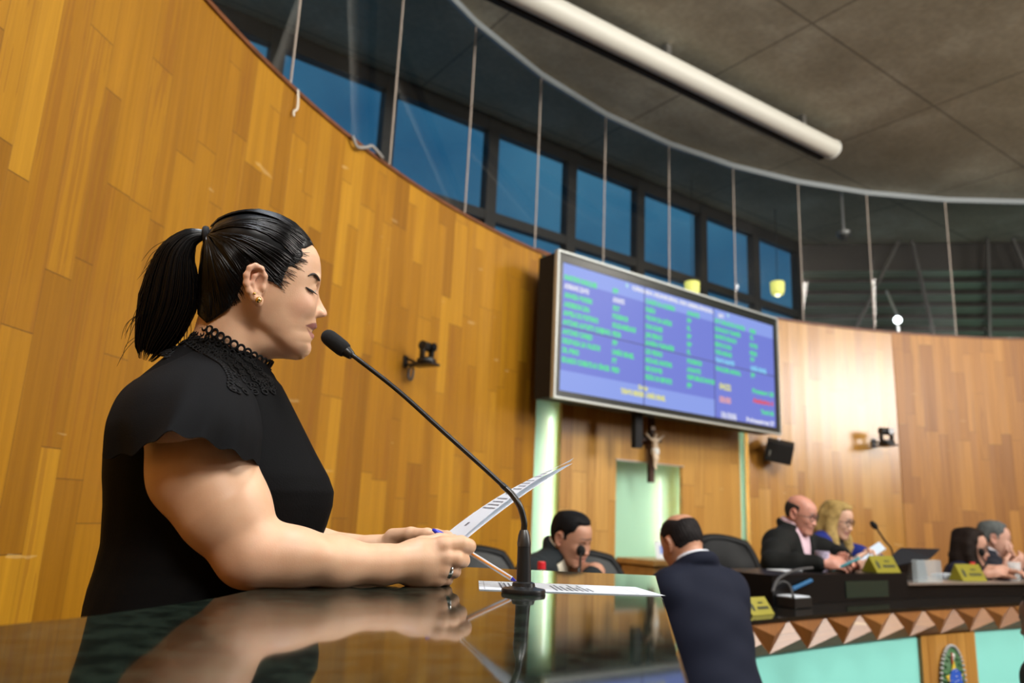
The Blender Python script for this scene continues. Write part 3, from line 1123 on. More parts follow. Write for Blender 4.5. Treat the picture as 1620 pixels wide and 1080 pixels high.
def poly_sdf(u, v, P):
    P = np.asarray(P, float)
    d = np.full(u.shape, 1e9)
    ins = np.zeros(u.shape, bool)
    n = len(P)
    for i in range(n):
        a, b = P[i], P[(i + 1) % n]
        e = b - a
        pu, pv = u - a[0], v - a[1]
        t = np.clip((pu * e[0] + pv * e[1]) / max(1e-12, e @ e), 0, 1)
        d = np.minimum(d, (pu - e[0] * t) ** 2 + (pv - e[1] * t) ** 2)
        if a[1] != b[1]:
            c = (a[1] > v) != (b[1] > v)
            x = (b[0] - a[0]) * (v - a[1]) / (b[1] - a[1]) + a[0]
            ins ^= c & (u < x)
    d = np.sqrt(d)
    return np.where(ins, -d, d)

# ================================================================ THE SPEAKER AT THE ROSTRUM
TABLE_Z = 1.035
TF = Frame(340, 780, 1.27, 0.)
sp_base = atY(330, 980, 1.27)
speaker = empty('person', (float(TF.o[0]), float(TF.o[1]), 0.), 'woman with a black ponytail in a black lace-collared blouse reading at the granite rostrum', 'person')

# head and neck, meshed finely in the head's own frame
lo = np.array([min(hc(530, 1000)[0], hc(530, 40)[0]), hc(540, 1010)[1], -.118])
hi = np.array([max(hc(1330, 40)[0], hc(1330, 900)[0]), hc(900, 20)[1], .118])
Vh = Vox(lo, hi, .00145)
Vh.fn(lambda u, v, w: head_field(u, v, w), lo, hi, 0)
I3 = np.eye(3)
head_details(Vh, (lambda c: c, I3))
nk = [hc(785, 520), hc(755, 700), hc(728, 830), hc(700, 960)]
Vh.chain(nk, [.050, .0525, .0545, .060], .02)
Vh.ell(hc(975, 795), (.048, .022, .044), None, .022)
Vh.ell(hc(1058, 836), (.030, .015, .032), None, .016)                    # soft underside of the jaw
Vh.ell(hc(900, 770), (.036, .030, .050), None, .02)
# parted lips
Vh.ell(hc(1208, 708), (.006, .0042, .019), None, .004)
Vh.ell(hc(1193, 762), (.006, .0052, .017), None, .004)
Vh.fn(lambda u, v, w: np.maximum(np.maximum(poly_sdf(u, v, [hc(*q)[:2] for q in ((1160, 704), (1185, 716), (1230, 727), (1230, 742), (1196, 745))]), np.abs(w) - .022 * np.clip((hc(1232, 700)[0] - u) / .02 + .2, .2, 1)), -1),
      hc(1150, 760) - np.array([.01, .01, .05]), hc(1240, 690) + np.array([.01, .01, .05]), .0012, 's')
hv, hf = Vh.mesh()
# skin tones: lips, warm ears and cheeks, nostrils; they belong to the skin itself
tone = np.tile(np.array([[.70, .435, .275]]), (len(hv), 1))
def blend(mask, c):
    global tone
    mask = np.clip(mask, 0, 1)[:, None]
    tone = tone * (1 - mask) + np.array([c]) * mask
gs = lambda c, s_: np.exp(-(((hv[:, 0] - c[0]) ** 2 + (hv[:, 1] - c[1]) ** 2) / s_ ** 2))
blend(gs(hc(1140, 590), .022) * .35, (.74, .36, .26))
blend(gs(hc(880, 440), .022) * .5 * (np.abs(hv[:, 2]) > .072), (.72, .34, .25))
blend(gs(hc(1275, 625), .010) * .3, (.74, .37, .28))
up = -poly_sdf(hv[:, 0], hv[:, 1], [hc(*q)[:2] for q in ((1152, 702), (1195, 688), (1222, 686), (1240, 700), (1236, 722), (1205, 732), (1180, 716))])
lw = -poly_sdf(hv[:, 0], hv[:, 1], [hc(*q)[:2] for q in ((1158, 708), (1185, 738), (1205, 740), (1215, 765), (1205, 782), (1190, 770), (1172, 735))])
blend(np.clip(up / .0012 + .5, 0, 1) * .9, (.21, .060, .065))
blend(np.clip(lw / .0012 + .5, 0, 1) * .85, (.34, .115, .105))
gap = -poly_sdf(hv[:, 0], hv[:, 1], [hc(*q)[:2] for q in ((1165, 708), (1185, 718), (1206, 729), (1196, 742), (1180, 728))])
blend(np.clip(gap / .001 + .5, 0, 1) * (np.abs(hv[:, 2]) < .021), (.10, .03, .03))  # dark of the mouth opening painted into the skin colour
head_tone = tone
head_part = (HF.to(hv), hf)

# arms and hands, in world coordinates
def TP(x, y, Y):
    return atY(x, y, Y)
Va = Vox((-.72, .96, 1.03), (.02, 1.62, 1.40), .0019)
shR, elR, wrR = TP(306, 672, 1.135), TP(398, 874, 1.115), TP(606, 893, 1.205)
elR[2] = TABLE_Z + .047
Va.chain([shR, TP(320, 746, 1.118), TP(356, 806, 1.112), elR], [.069, .0705, .0605, .0445], .02)
Va.ell(elR + np.array([-.004, 0, -.004]), (.043, .042, .041), None, .02)
fa = [elR, TP(455, 884, 1.135), TP(530, 891, 1.17), wrR]
for q, rr in zip(fa, (.042, .0405, .0345, .0275)):
    q[2] = max(q[2], TABLE_Z + rr + .0005)
Va.chain(fa, [.042, .0405, .0345, .0275], .02)
Va.ell(TP(480, 880, 1.13), (.045, .030, .030), None, .02)
# right hand seen from its back; fingers curl away around the sheets and the pen
Va.cap(wrR, TP(660, 888, 1.225), .0275, .030, .015)
Va.ell(TP(664, 890, 1.230), (.040, .019, .037), None, .014)
Va.ell(TP(690, 888, 1.243), (.026, .017, .033), None, .012)
kn = [TP(700, 863, 1.236), TP(704, 882, 1.234), TP(700, 900, 1.236), TP(692, 915, 1.240)]
for q, rr in zip(kn, (.0125, .0125, .0118, .011)):
    Va.cap(TP(655, 888, 1.228) + (q - kn[1]) * .55, q, .016, rr, .010)
fing = [
    [kn[0], TP(729, 860, 1.247), TP(741, 864, 1.262), TP(729, 872, 1.283), TP(712, 872, 1.290)],
    [kn[1], TP(722, 884, 1.238), TP(732, 886, 1.258), TP(724, 889, 1.280), TP(706, 888, 1.290)],
    [kn[2], TP(713, 901, 1.243), TP(719, 904, 1.262), TP(711, 905, 1.283), TP(695, 903, 1.291)],
    [kn[3], TP(702, 915, 1.248), TP(707, 917, 1.264), TP(700, 917, 1.281), TP(687, 914, 1.289)]]
frs = [[.0135, .0128, .0118, .0100, .0085], [.0128, .0122, .0112, .0095, .0080], [.0115, .0102, .0098, .0090, .0078], [.0105, .0094, .0090, .0082, .0072]]
for c, r in zip(fing, frs):
    Va.chain(c, r, .0035)
    Va.ell(c[0] + np.array([.0, -.003, .0]), (r[0] * .95,) * 3, None, .006)
thR = [TP(640, 874, 1.262), TP(668, 862, 1.285), TP(696, 855, 1.297), TP(718, 853, 1.300)]
Va.chain(thR, [.017, .0135, .0115, .0085], .008)
# left arm and hand beyond
elL, wrL = TP(425, 882, 1.47), TP(592, 872, 1.41)
elL[2] = TABLE_Z + .040
Va.chain([TP(318, 700, 1.47), TP(360, 800, 1.48), elL], [.075, .062, .045], .02)
fl = [elL, TP(500, 880, 1.44), wrL]
for q, rr in zip(fl, (.041, .036, .026)):
    q[2] = max(q[2], TABLE_Z + rr)
Va.chain(fl, [.041, .036, .026], .02)
Va.chain([wrL, TP(628, 866, 1.398), TP(655, 862, 1.385)], [.026, .027, .024], .012)
Va.ell(TP(640, 866, 1.392), (.038, .026, .024), None, .012)
lk = [TP(662, 850, 1.372), TP(667, 860, 1.366), TP(669, 871, 1.366), TP(664, 882, 1.370)]
lf = [[lk[0], TP(690, 846, 1.352), TP(707, 848, 1.336), TP(716, 853, 1.324)],
      [lk[1], TP(694, 858, 1.346), TP(708, 860, 1.330), TP(714, 864, 1.320)],
      [lk[2], TP(690, 872, 1.348), TP(702, 875, 1.332), TP(706, 878, 1.322)],
      [lk[3], TP(681, 884, 1.352), TP(690, 887, 1.338), TP(692, 889, 1.330)]]
for c in lf:
    Va.cap(TP(640, 866, 1.388), c[0], .015, .0115, .008)
    Va.chain(c, [.0112, .0100, .0090, .0078], .004)
Va.chain([TP(622, 850, 1.385), TP(650, 846, 1.355), TP(676, 846, 1.335), TP(697, 849, 1.318)], [.016, .0128, .0108, .0085], .006)
av, af = Va.mesh()
at_ = np.tile(np.array([[.69, .425, .265]]), (len(av), 1))
for c in kn + lk:
    g = np.exp(-((av - c) ** 2).sum(1) / .011 ** 2)[:, None] * .35
    at_ = at_ * (1 - g) + np.array([[.72, .34, .24]]) * g
g = np.exp(-((av - elR) ** 2).sum(1) / .05 ** 2)[:, None] * .3
at_ = at_ * (1 - g) + np.array([[.62, .29, .21]]) * g
# hidden core joining neck, shoulders and legs
Vc = Vox((-.95, .95, -.005), (.0, 1.75, 1.42), .010)
neck0 = HF.to(hc(752, 930))
hip = TF.P(285, 1080, 0.)
Vc.chain([neck0, TF.P(320, 640, 0), TF.P(330, 800, 0)], [.05, .085, .105], .05)
Vc.chain([TF.P(330, 800, 0), TF.P(300, 950, 0), hip], [.105, .11, .12], .05)
for sg in (1, -1):
    sh = TF.P(305, 668, sg * .165)
    Vc.chain([TF.P(320, 640, 0), sh], [.07, .06], .04)
    kx = hip + TF.w * (sg * .10)
    ft = np.array([kx[0] - .02, kx[1], .075])
    Vc.chain([kx, (kx + ft) / 2 + np.array([.02, 0, 0]), ft], [.11, .065, .042], .03)
    Vc.cap(ft - np.array([0, 0, .032]), ft + TF.u * .15 - np.array([0, 0, .045]), .040, .028, .02)
Vc.fn(lambda x, y, z: (x * 0 + (TABLE_Z - 2 - z)), (-2, 0, -1), (-1.9, 1, -.9), 0)
cv_, cf = Vc.mesh()
ct = np.tile(np.array([[.70, .445, .295]]), (len(cv_), 1))
me = np_mesh('body', [head_part, (av, af), (cv_, cf)], np.concatenate([head_tone, at_, ct]))
body = link(me, 'body', M['skin'], speaker, True)

# ---------------------------------------------------------------- hair
m, n_, l_, b_ = nmat('black_hair')
b_.inputs['Base Color'].default_value = (.0020, .0018, .0022, 1)
b_.inputs['Roughness'].default_value = .30
b_.inputs['Specular IOR Level'].default_value = .30
M['hair'] = m
hair_poly = [hc(*q, .055 if 200 < q[1] < 620 and 700 < q[0] < 1180 else 0.)[:2] for q in ((560, 40), (1260, 40), (1260, 200), (1241, 268), (1224, 257), (1200, 250), (1165, 262), (1135, 262), (1138, 250), (1150, 300), (1120, 345), (1065, 372), (1042, 415), (1030, 455), (1005, 480), (985, 470),
                                   (955, 425), (930, 372), (890, 345), (850, 352), (822, 395), (812, 440), (790, 500), (758, 560), (720, 610), (660, 660), (610, 690), (555, 640), (540, 400))]
hl, hh_ = np.array([hc(520, 800)[0] - .02, hc(520, 800)[1], -.10]), np.array([hc(1290, 400)[0] + .01, hc(900, 0)[1], .10])
Vq = Vox(hl, hh_, .0020)
def hair_shell(u, v, w):
    e = poly_sdf(u, v, hair_poly)
    d = hair_field(u, v, w, .0008 + .0062 * np.clip(-e / .030, 0, 1) ** .7)
    return np.maximum(np.maximum(d, e), -(d + .014))
Vq.fn(hair_shell, hl, hh_, 0)
Vq.chain([hc(710, 300), hc(728, 470), hc(768, 560), hc(742, 640), hc(722, 700)], [.032, .041, .0535, .0540, .0540], .02)
Vq.fn(lambda u, v, w: poly_sdf(u, v, hair_poly), hl, hh_, 0, 'i')      # hair drawn down to the nape
qv, qf = Vq.mesh()
hair = link(np_mesh('hair', [(HF.to(qv), qf)]), 'hair', M['hair'], speaker, True)
# combed strands running back to the band
TIE = hc(607, 196)
def surf_w(u, v, off):
    """half width of the hair surface at (u, v), read from the meshed hair volume"""
    i = int(round((u - Vq.lo[0]) / Vq.h))
    j = int(round((v - Vq.lo[1]) / Vq.h))
    best = None
    w = np.linspace(.0, .10, 220)
    d = hair_field(np.full_like(w, u), np.full_like(w, v), w, off)
    k_ = np.where(d < 0)[0]
    if len(k_):
        best = w[k_[-1]]
    if 0 <= i < Vq.n[0] and 0 <= j < Vq.n[1]:
        col_ = np.where(Vq.f[i, j] < 0)[0]
        if len(col_):
            wv = Vq.ax[2][col_[-1]] + off * .25
            best = wv if best is None else max(best, wv)
    return best
mb = MB()
line = [np.array(hc(*q, .055 if 200 < q[1] < 620 and 700 < q[0] < 1180 else 0.)[:2]) for q in ((1216, 252), (1198, 247), (1165, 258), (1138, 262), (1140, 275), (1150, 300), (1120, 345), (1065, 372), (1040, 420), (1005, 478), (955, 425), (930, 372), (890, 343), (850, 350), (818, 400), (800, 480), (765, 555), (715, 615), (655, 662), (618, 686), (596, 640), (584, 560), (580, 470))]
seg = np.cumsum([0] + [np.linalg.norm(line[i + 1] - line[i]) for i in range(len(line) - 1)])
for q in range(700):
    sgn = 1 if q % 2 == 0 else -1
    t = random.random() * seg[-1]
    a = np.array([np.interp(t, seg, [p[i] for p in line]) for i in (0, 1)])
    top = (a[1] - TIE[1])
    mid = a * .5 + TIE[:2] * .5 + np.array([0., .012 + .30 * abs(a[0] - TIE[0]) * (1 if a[1] > hc(900, 330)[1] else .35)]) * (1 if a[1] > hc(900, 480)[1] else -.2)
    pts = []
    off = random.uniform(.004, .0085)
    for f in np.linspace(0, 1, 15):
        p = a * (1 - f) ** 2 + 2 * mid * f * (1 - f) + TIE[:2] * f * f
        o_ = off * min(1, .12 + f * 3.2)
        w = surf_w(p[0], p[1], o_)
        if w is None:
            continue
        pts.append(HF.to(np.array([p[0], p[1], sgn * w * (1 if f < .97 else .6)])))
    if len(pts) > 5:
        mb.tube(pts, [.0006] + [random.uniform(.0010, .0017)] * (len(pts) - 2) + [.0008], 5, False)
# crown strands, from the front edge straight over the top
for q in range(150):
    w0 = random.uniform(-.055, .055)
    pts = []
    for f in np.linspace(0, 1, 18):
        v_ = None
        u_ = hc(1225, 250)[0] * (1 - f) + (TIE[0] + .004) * f
        vv = np.linspace(V_TOP + .012, hc(900, 330)[1], 160)
        ww = w0 * (1 - .55 * f ** 2)
        d = hair_field(np.full_like(vv, u_), vv, np.full_like(vv, ww), .001 + .0065 * min(1, f * 4))
        k_ = np.where(d < 0)[0]
        if len(k_) and vv[k_[0]] > hc(1215, 246)[1]:
            pts.append(HF.to(np.array([u_, vv[k_[0]], ww])))
    if len(pts) > 6:
        mb.tube(pts, [.0006] + [random.uniform(.0010, .0018)] * (len(pts) - 2) + [.0008], 5, False)
for q in range(420):                                            # fine hairs softening the hairline
    sgn = 1 if q % 3 else -1
    t = seg[-1] * (.10 + .80 * random.random())
    a = np.array([np.interp(t, seg, [p[i] for p in line]) for i in (0, 1)])
    tow = TIE[:2] - a
    tow = tow / np.linalg.norm(tow)
    tow = tow + rng.normal(0, .22, 2)
    pts = []
    L_ = random.uniform(.006, .016)
    for f in np.linspace(0, 1, 6):
        p = a + tow * (f * .022 - L_)  + np.array([0, .10]) * (f * (1 - f)) * .022
        w = surf_w(p[0], p[1], .0006 + .0035 * f)
        if w is not None and w > .004:
            pts.append(HF.to(np.array([p[0], p[1], sgn * w])))
    if len(pts) == 6:
        mb.tube(pts, [.0002, .0003, .0004, .0005, .0006, .0006], 4, False)
mb.build('combed_strands', M['hair'], hair, True)
# ponytail
ctr = [hc(607, 192), hc(560, 188), hc(495, 212), hc(432, 300), hc(408, 430), hc(388, 560), hc(338, 700), hc(290, 800), hc(262, 868)]
wdt = np.array([14, 32, 56, 98, 132, 146, 126, 92, 58]) * SC
CT = np.array(catmull(ctr, 40))
WD = np.interp(np.linspace(0, 1, 40), np.linspace(0, 1, len(wdt)), wdt)
pt = MB()
for q in range(620):
    a = random.random() * 2 * PI
    rr = math.sqrt(random.random())
    ph = random.random() * 6
    L = random.uniform(.80, 1.0) if rr < .8 else random.uniform(.6, 1.03)
    wob = random.uniform(.0, .12)
    pts = []
    for i, f in enumerate(np.linspace(0, min(L, 1.), 22)):
        k_ = f * 39
        i0 = min(int(k_), 38)
        fr_ = k_ - i0
        c = CT[i0] * (1 - fr_) + CT[i0 + 1] * fr_
        tdir = CT[min(i0 + 1, 39)] - CT[max(i0 - 1, 0)]
        tdir /= np.linalg.norm(tdir)
        sd_ = np.array([-tdir[1], tdir[0], 0])
        wv = np.interp(f, np.linspace(0, 1, 40), WD)
        spread = 1 + wob * 1.6 * f * math.sin(ph + f * 6)
        o_ = sd_ * (math.cos(a) * rr * wv * spread) + np.array([0, 0, 1.]) * (math.sin(a) * rr * wv * .55)
        # the head side of the tail leaves a small gap by the band
        pts.append(HF.to(c + o_))
    if L > 1.:
        pts.append(pts[-1] + (pts[-1] - pts[-2]) * 1.5)
    pt.tube(pts, [.0016] * (len(pts) - 3) + [.0012, .0008, .0003], 5, False)
for q in range(46):                                             # stray ends around the tail
    f0 = random.uniform(.3, .9)
    i0 = int(f0 * 39)
    c = CT[i0]
    tdir = CT[min(i0 + 1, 39)] - CT[i0 - 1]
    tdir /= np.linalg.norm(tdir)
    sd_ = np.array([-tdir[1], tdir[0], 0]) * (1 if random.random() < .45 else -1)
    p = c + sd_ * WD[i0] * random.uniform(.7, .95) + np.array([0, 0, random.uniform(-.02, .02)])
    b2_ = p + tdir * random.uniform(.03, .07) + sd_ * random.uniform(.004, .018)
    b1_ = (p + b2_) / 2 + sd_ * random.uniform(.0, .008)
    pt.tube([HF.to(x) for x in catmull([p, b1_, b2_], 9)], [.0005] * 7 + [.0003, .0002], 4, False)
pt.build('ponytail', M['hair'], hair, True)
core = MB()
core.tube([HF.to(c) for c in CT[:37]], [w * .5 for w in WD[:37]], 14)
core.build('ponytail_core', M['hair'], hair, True)
mb = MB()
mb.torus(HF.to(hc(604, 190)), .0115, .0052, HF.R.T @ np.array([1., .25, 0]), 24, 10)
mb.torus(HF.to(hc(596, 190)), .0115, .0052, HF.R.T @ np.array([1., .15, 0]), 24, 10)
mb.build('hair_band', mat('hair_band_cloth', (.012, .013, .016), .8), speaker, True)

# ---------------------------------------------------------------- brow, lashes, earrings
def skin_pt(cx, cy, off, g=lambda u, v, w: head_field(u, v, w)):
    """point on the near side of the skin under a crop pixel, along the line of sight"""
    w0 = .12
    p = None
    for w in np.linspace(.11, .0, 260):
        q = HF.px(160 + cx / 3.6, 320 + cy / 3.6, w)
        ix = ((q - Vh.lo) / Vh.h)
        i = np.floor(ix).astype(int)
        if (i < 1).any() or (i >= Vh.n - 1).any():
            continue
        if Vh.f[tuple(i)] < off:
            return q
    return HF.px(160 + cx / 3.6, 320 + cy / 3.6, .02)
m_brow = mat('brow_hair', (.045, .030, .022), .7)
mb = MB()
bp_ = catmull([skin_pt(*q, .0005) for q in ((1178, 421), (1196, 410), (1215, 409), (1231, 424), (1242, 446))], 14)
mb.tube([HF.to(p) for p in bp_], [.0006, .0011, .0015, .0018, .0021, .0023, .0025, .0026, .0027, .0028, .0028, .0027, .0024, .0016], 8, True, .8)
brow = mb.build('eyebrow', m_brow, speaker, True)
mb = MB()
lp = catmull([skin_pt(*q, .0004) for q in ((1166, 482), (1182, 494), (1199, 504), (1214, 512))], 12)
mb.tube([HF.to(p) for p in lp], [.0005, .0009, .0012, .0014, .0016, .0017, .0018, .0018, .0017, .0015, .0012, .0006], 7)
for i in range(2, 12):
    p = lp[i]
    mb.tube([HF.to(p), HF.to(p + np.array([.0035, -.0022, .0012])), HF.to(p + np.array([.0062, -.0040, .0012]))], [.0006, .0005, .0002], 4)
mb.build('eyelashes', M['matte_black'], speaker, True)
mb = MB()
mb.sph(HF.to(np.array([*hc(1183, 506)[:2], .0335])), .0096, 18)
mb.build('eyeball', mat('eye_white', (.55, .50, .46), .2), speaker, True)
for cx_, cy_, r_ in ((897, 556, .0052), (873, 519, .0024)):
    mb = MB()
    q = skin_pt(cx_, cy_, .0)
    mb.sph(HF.to(q + np.array([0, 0, r_ * .8])), r_, 18)
    mb.build('earring', M['gold'], speaker, True)
mb = MB()
ra = fing[2][0] * .35 + fing[2][1] * .65
rax = fing[2][1] - fing[2][0]
mb.torus(ra, .0117, .0016, rax, 28, 8)
rg = mb.build('finger_ring', M['steel'], speaker, True)
mb = MB()
rx_ = Vector(rax).normalized()
mb.lathe([(.0118, -.0044), (.0136, -.0028), (.0136, .0028), (.0118, .0044)], ra, rax, 28)
mb.build('ring_band', mat('ring_silver', (.75, .74, .70), .22, 1.), rg, True)

# ---------------------------------------------------------------- blouse
cloth = mat('black_crepe', (.0014, .0014, .0017), .8, spec=.14, bump=.25, bscale=350)
prof = [((522, 590), 322, 429, .060), ((540, 596), 298, 434, .068), ((565, 604), 262, 438, .085), ((604, 614), 216, 446, .115), (640, 182, 459, .140), (680, 169, 479, .150), (720, 164, 499, .158), (755, 163, 518, .165), (778, 164, 526, .166), (800, 164, 524, .162),
        (830, 162, 515, .155), (860, 160, 503, .150), (900, 150, 470, .152), (930, 140, 430, .158), (955, 134, 405, .165), (985, 130, 392, .172), (1060, 128, 392, .19), (1120, 135, 388, .20)]
rows = []
for y, xb, xf, hw in prof:
    yb, yf = y if isinstance(y, tuple) else (y, y)
    b_, f_ = TF.px(xb, yb), TF.px(xf, yf)
    rows.append((b_, f_, hw))
P = []
N = 72
for j in range(90):
    t = j / 89 * (len(rows) - 1)
    k_ = min(int(t), len(rows) - 2)
    fr_ = t - k_
    b_ = rows[k_][0] * (1 - fr_) + rows[k_ + 1][0] * fr_
    f_ = rows[k_][1] * (1 - fr_) + rows[k_ + 1][1] * fr_
    hw = rows[k_][2] * (1 - fr_) + rows[k_ + 1][2] * fr_
    c, a = (b_ + f_) / 2, (f_ - b_) / 2
    ring = []
    low = max(0, (j - 20) / 70)
    for i in range(N):
        th = 2 * PI * i / N
        ca, sa = math.cos(th), math.sin(th)
        q = (abs(ca) ** 2.3 + abs(sa) ** 2.3) ** (-1 / 2.3)
        fold = 1 + .012 * low * math.sin(th * 11 + j * .05) + .008 * low * math.sin(th * 23 + 1.7 - j * .09)
        ring.append(TF.to(c + a * (ca * q * (fold if abs(sa) > .3 else 1)) + np.array([0, 0, 1.]) * (sa * q * hw * fold)))
    P.append(ring)
mb = MB()
mb.grid([[P[j][i] for j in range(90)] for i in range(N)], closed_u=True)
mb.add([P[89][i] for i in range(N)], [tuple(range(N))])
for i, (y0, x0) in enumerate(((0, 0),)):
    for x_, w_ in ((436, .030), (420, .055), (404, .080)):
        mb.tube([TF.to(q) for q in catmull([TF.px(x_, 640, w_), TF.px(x_ + 22, 700, w_ + .030), TF.px(x_ + 38, 770, w_ + .040)], 12)], [.001, .004, .006, .007, .008, .008, .008, .007, .006, .004, .002, .001], 8)
    mb.tube([TF.to(q) for q in catmull([TF.px(446, 622, .012), TF.px(470, 668, .014), TF.px(489, 712, .015)], 10)], [.002, .004, .005, .005, .005, .005, .005, .005, .004, .002], 8)
blouse = mb.build('blouse', cloth, speaker, True)
# flutter sleeves
def sleeve(sg):
    bk = [TF.px(292, 562, .05), TF.px(205, 606, .105), TF.px(170, 660, .145), TF.px(161, 724, .150)]
    bm_ = [TF.px(305, 556, .07), TF.px(235, 602, .165), TF.px(212, 655, .205), TF.px(212, 716, .225)]
    cr = [TF.px(330, 560, .075), TF.px(302, 596, .190), TF.px(290, 636, .250), TF.px(268, 685, .285)]
    fm = [TF.px(352, 566, .075), TF.px(356, 608, .185), TF.px(362, 655, .245), TF.px(345, 705, .268)]
    fr = [TF.px(368, 574, .068), TF.px(390, 620, .150), TF.px(402, 676, .205), TF.px(398, 729, .225)]
    tk = [TF.px(374, 577, .064), TF.px(402, 622, .120), TF.px(416, 674, .130), TF.px(417, 734, .105)]
    if sg > 0:
        # widths are along the line of sight, so bring the points back onto their pixels
        pass
    G = []
    for s_ in np.linspace(0, 1, 26):
        key = []
        for c in (bk, bm_, cr, fm, fr, tk):
            pp = catmull(c, 60)
            key.append(pp[int(s_ * 59)])
        row = catmull(key, 52)
        row = [p + np.array([0, .0035 * math.sin(i * .9 + 2) * s_ ** 2, .004 * math.sin(i * .75) * s_ ** 2]) for i, p in enumerate(row)]
        G.append([TF.to(p * np.array([1, 1, sg])) for p in row])
    mb = MB()
    mb.grid(G)
    inner = [[p + (TF.o + TF.w * sg * .05 + TF.v * .05 - p) * .012 for p in r] for r in G]
    mb.grid([r[::-1] for r in inner])
    mb.grid([G[-1], inner[-1]])
    mb.grid([[g[0] for g in G], [g[0] for g in inner]])
    mb.grid([[g[-1] for g in G], [g[-1] for g in inner]])
    return mb.build('sleeve', cloth2, blouse, True)
cloth2 = mat('black_chiffon', (.0024, .0024, .0028), .85, spec=.16, bump=.2, bscale=500)
sleeve(1)
sleeve(-1)
# trousers, hidden behind the rostrum
Vt = Vox((-.95, .95, .05), (.0, 1.75, 1.06), .012)
for sg in (1, -1):
    kx = hip + TF.w * (sg * .10)
    ft = np.array([kx[0] - .02, kx[1], .09])
    Vt.chain([kx, (kx + ft) / 2 + np.array([.02, 0, 0]), ft], [.135, .09, .075], .04)
tv2, tf2 = Vt.mesh()
link(np_mesh('trousers', [(tv2, tf2)]), 'trousers', cloth, speaker, True)

# ---------------------------------------------------------------- lace collar: band, scalloped loops, crochet edging
lace = mat('black_lace', (.0035, .0035, .004), .75, spec=.25, bump=.8, bscale=700)
cF, cB = hc(968, 936), hc(560, 696)
cN = hc(740, 780, .063)
def ringpt(ph, grow=1., drop=0.):
    c = (cF + cB) / 2
    a = (cF - cB) / 2
    b3 = np.array([(cN - c)[0] * .25, (cN - c)[1], .066])
    p = c + a * math.cos(ph) * grow + np.array([b3[0], b3[1] * 0, b3[2]]) * math.sin(ph) * grow
    return p + np.array([-.20, -.98, 0]) * drop
mb = MB()
n = 72
mb.grid([[HF.to(ringpt(2 * PI * i / n, g_, d_)) for g_, d_ in ((.97, .003), (1.0, .012), (1.05, .024), (1.14, .036), (1.30, .047), (1.44, .060))] for i in range(n)], closed_u=True)
col = mb.build('lace_collar', lace, blouse, True)
mb = MB()
nl = 34
for i in range(nl):
    ph = 2 * PI * (i + .5) / nl
    c = ringpt(ph, 1.0, -.0005)
    t_ = ringpt(ph + .05) - ringpt(ph - .05)
    out = ringpt(ph, 1.1) - ringpt(ph, 1.)
    nrm = HF.R.T @ (out / np.linalg.norm(out))
    mb.torus(HF.to(c + np.array([.06, .9, 0]) * .0030), .0055, .0018, nrm, 14, 6, 1.15)
    mb.torus(HF.to(ringpt(ph, 1.005, .0085)), .0036, .0018, nrm, 10, 6)
mb.build('scalloped_loops', lace, col, True)
mb = MB()
for i in range(210):
    ph = random.random() * 2 * PI
    k_ = random.random()
    g_, d_ = (1.03 + .40 * k_ ** 1.3, .014 + .048 * k_)
    c = ringpt(ph, g_ + .02, d_ - .002)
    out = ringpt(ph, 1.1) - ringpt(ph, 1.)
    nrm = HF.R.T @ (out / np.linalg.norm(out) + np.array([0, .3 + k_, 0]) + rng.normal(0, .2, 3))
    mb.torus(HF.to(c), random.uniform(.0026, .0050), .0014, nrm, 10, 5)
for i in range(44):
    ph = 2 * PI * i / 44
    out = ringpt(ph, 1.1) - ringpt(ph, 1.)
    nrm = HF.R.T @ (out / np.linalg.norm(out) + np.array([0, 1.4, 0]))
    mb.torus(HF.to(ringpt(ph, 1.50, .063)), .0058, .0019, nrm, 12, 6)
    mb.torus(HF.to(ringpt(ph + .07, 1.58, .069)), .0042, .0018, nrm, 10, 6)
# crochet laid over the yoke, on the cloth itself
from mathutils.bvhtree import BVHTree
bm = bmesh.new()
for o_ in [blouse] + [c for c in blouse.children if c.name.startswith('sleeve')]:
    m2 = o_.data.copy()
    m2.transform(Matrix.Translation(OFF[o_.name]))
    bm.from_mesh(m2)
    bpy.data.meshes.remove(m2)
tree = BVHTree.FromBMesh(bm)
bm.free()
upper = [np.array(q) for q in ((560, 745), (640, 790), (720, 830), (800, 872), (870, 925), (930, 985), (968, 1010))]
lower = [np.array(q) for q in ((500, 800), (575, 850), (640, 890), (700, 935), (735, 1000), (760, 1075), (990, 1080))]
U_, L_ = catmull(upper, 60), catmull(lower, 60)
def crochet(cx, cy, R_, r_):
    d = Vector([float(x) for x in ray(160 + cx / 3.6, 320 + cy / 3.6)]).normalized()
    h_ = tree.ray_cast(Vector([float(x) for x in CAM_P]), d)
    if h_[0] is not None and h_[3] < 2.:
        n_ = h_[1] if h_[1].dot(d) < 0 else -h_[1]
        mb.torus(h_[0] + n_ * r_ * .7, R_, r_, n_, 11, 6)
for i in range(60):
    for t in (0., .28, .55, .78):
        if random.random() < .75:
            q = U_[i] * (1 - t) + L_[i] * t + rng.normal(0, 4, 2)
            crochet(q[0], q[1], random.uniform(.0026, .0044), .0012)
    if i % 2 == 0:
        crochet(L_[i][0], L_[i][1], .0052, .0016)
mb.build('crochet_edging', lace, col, True)
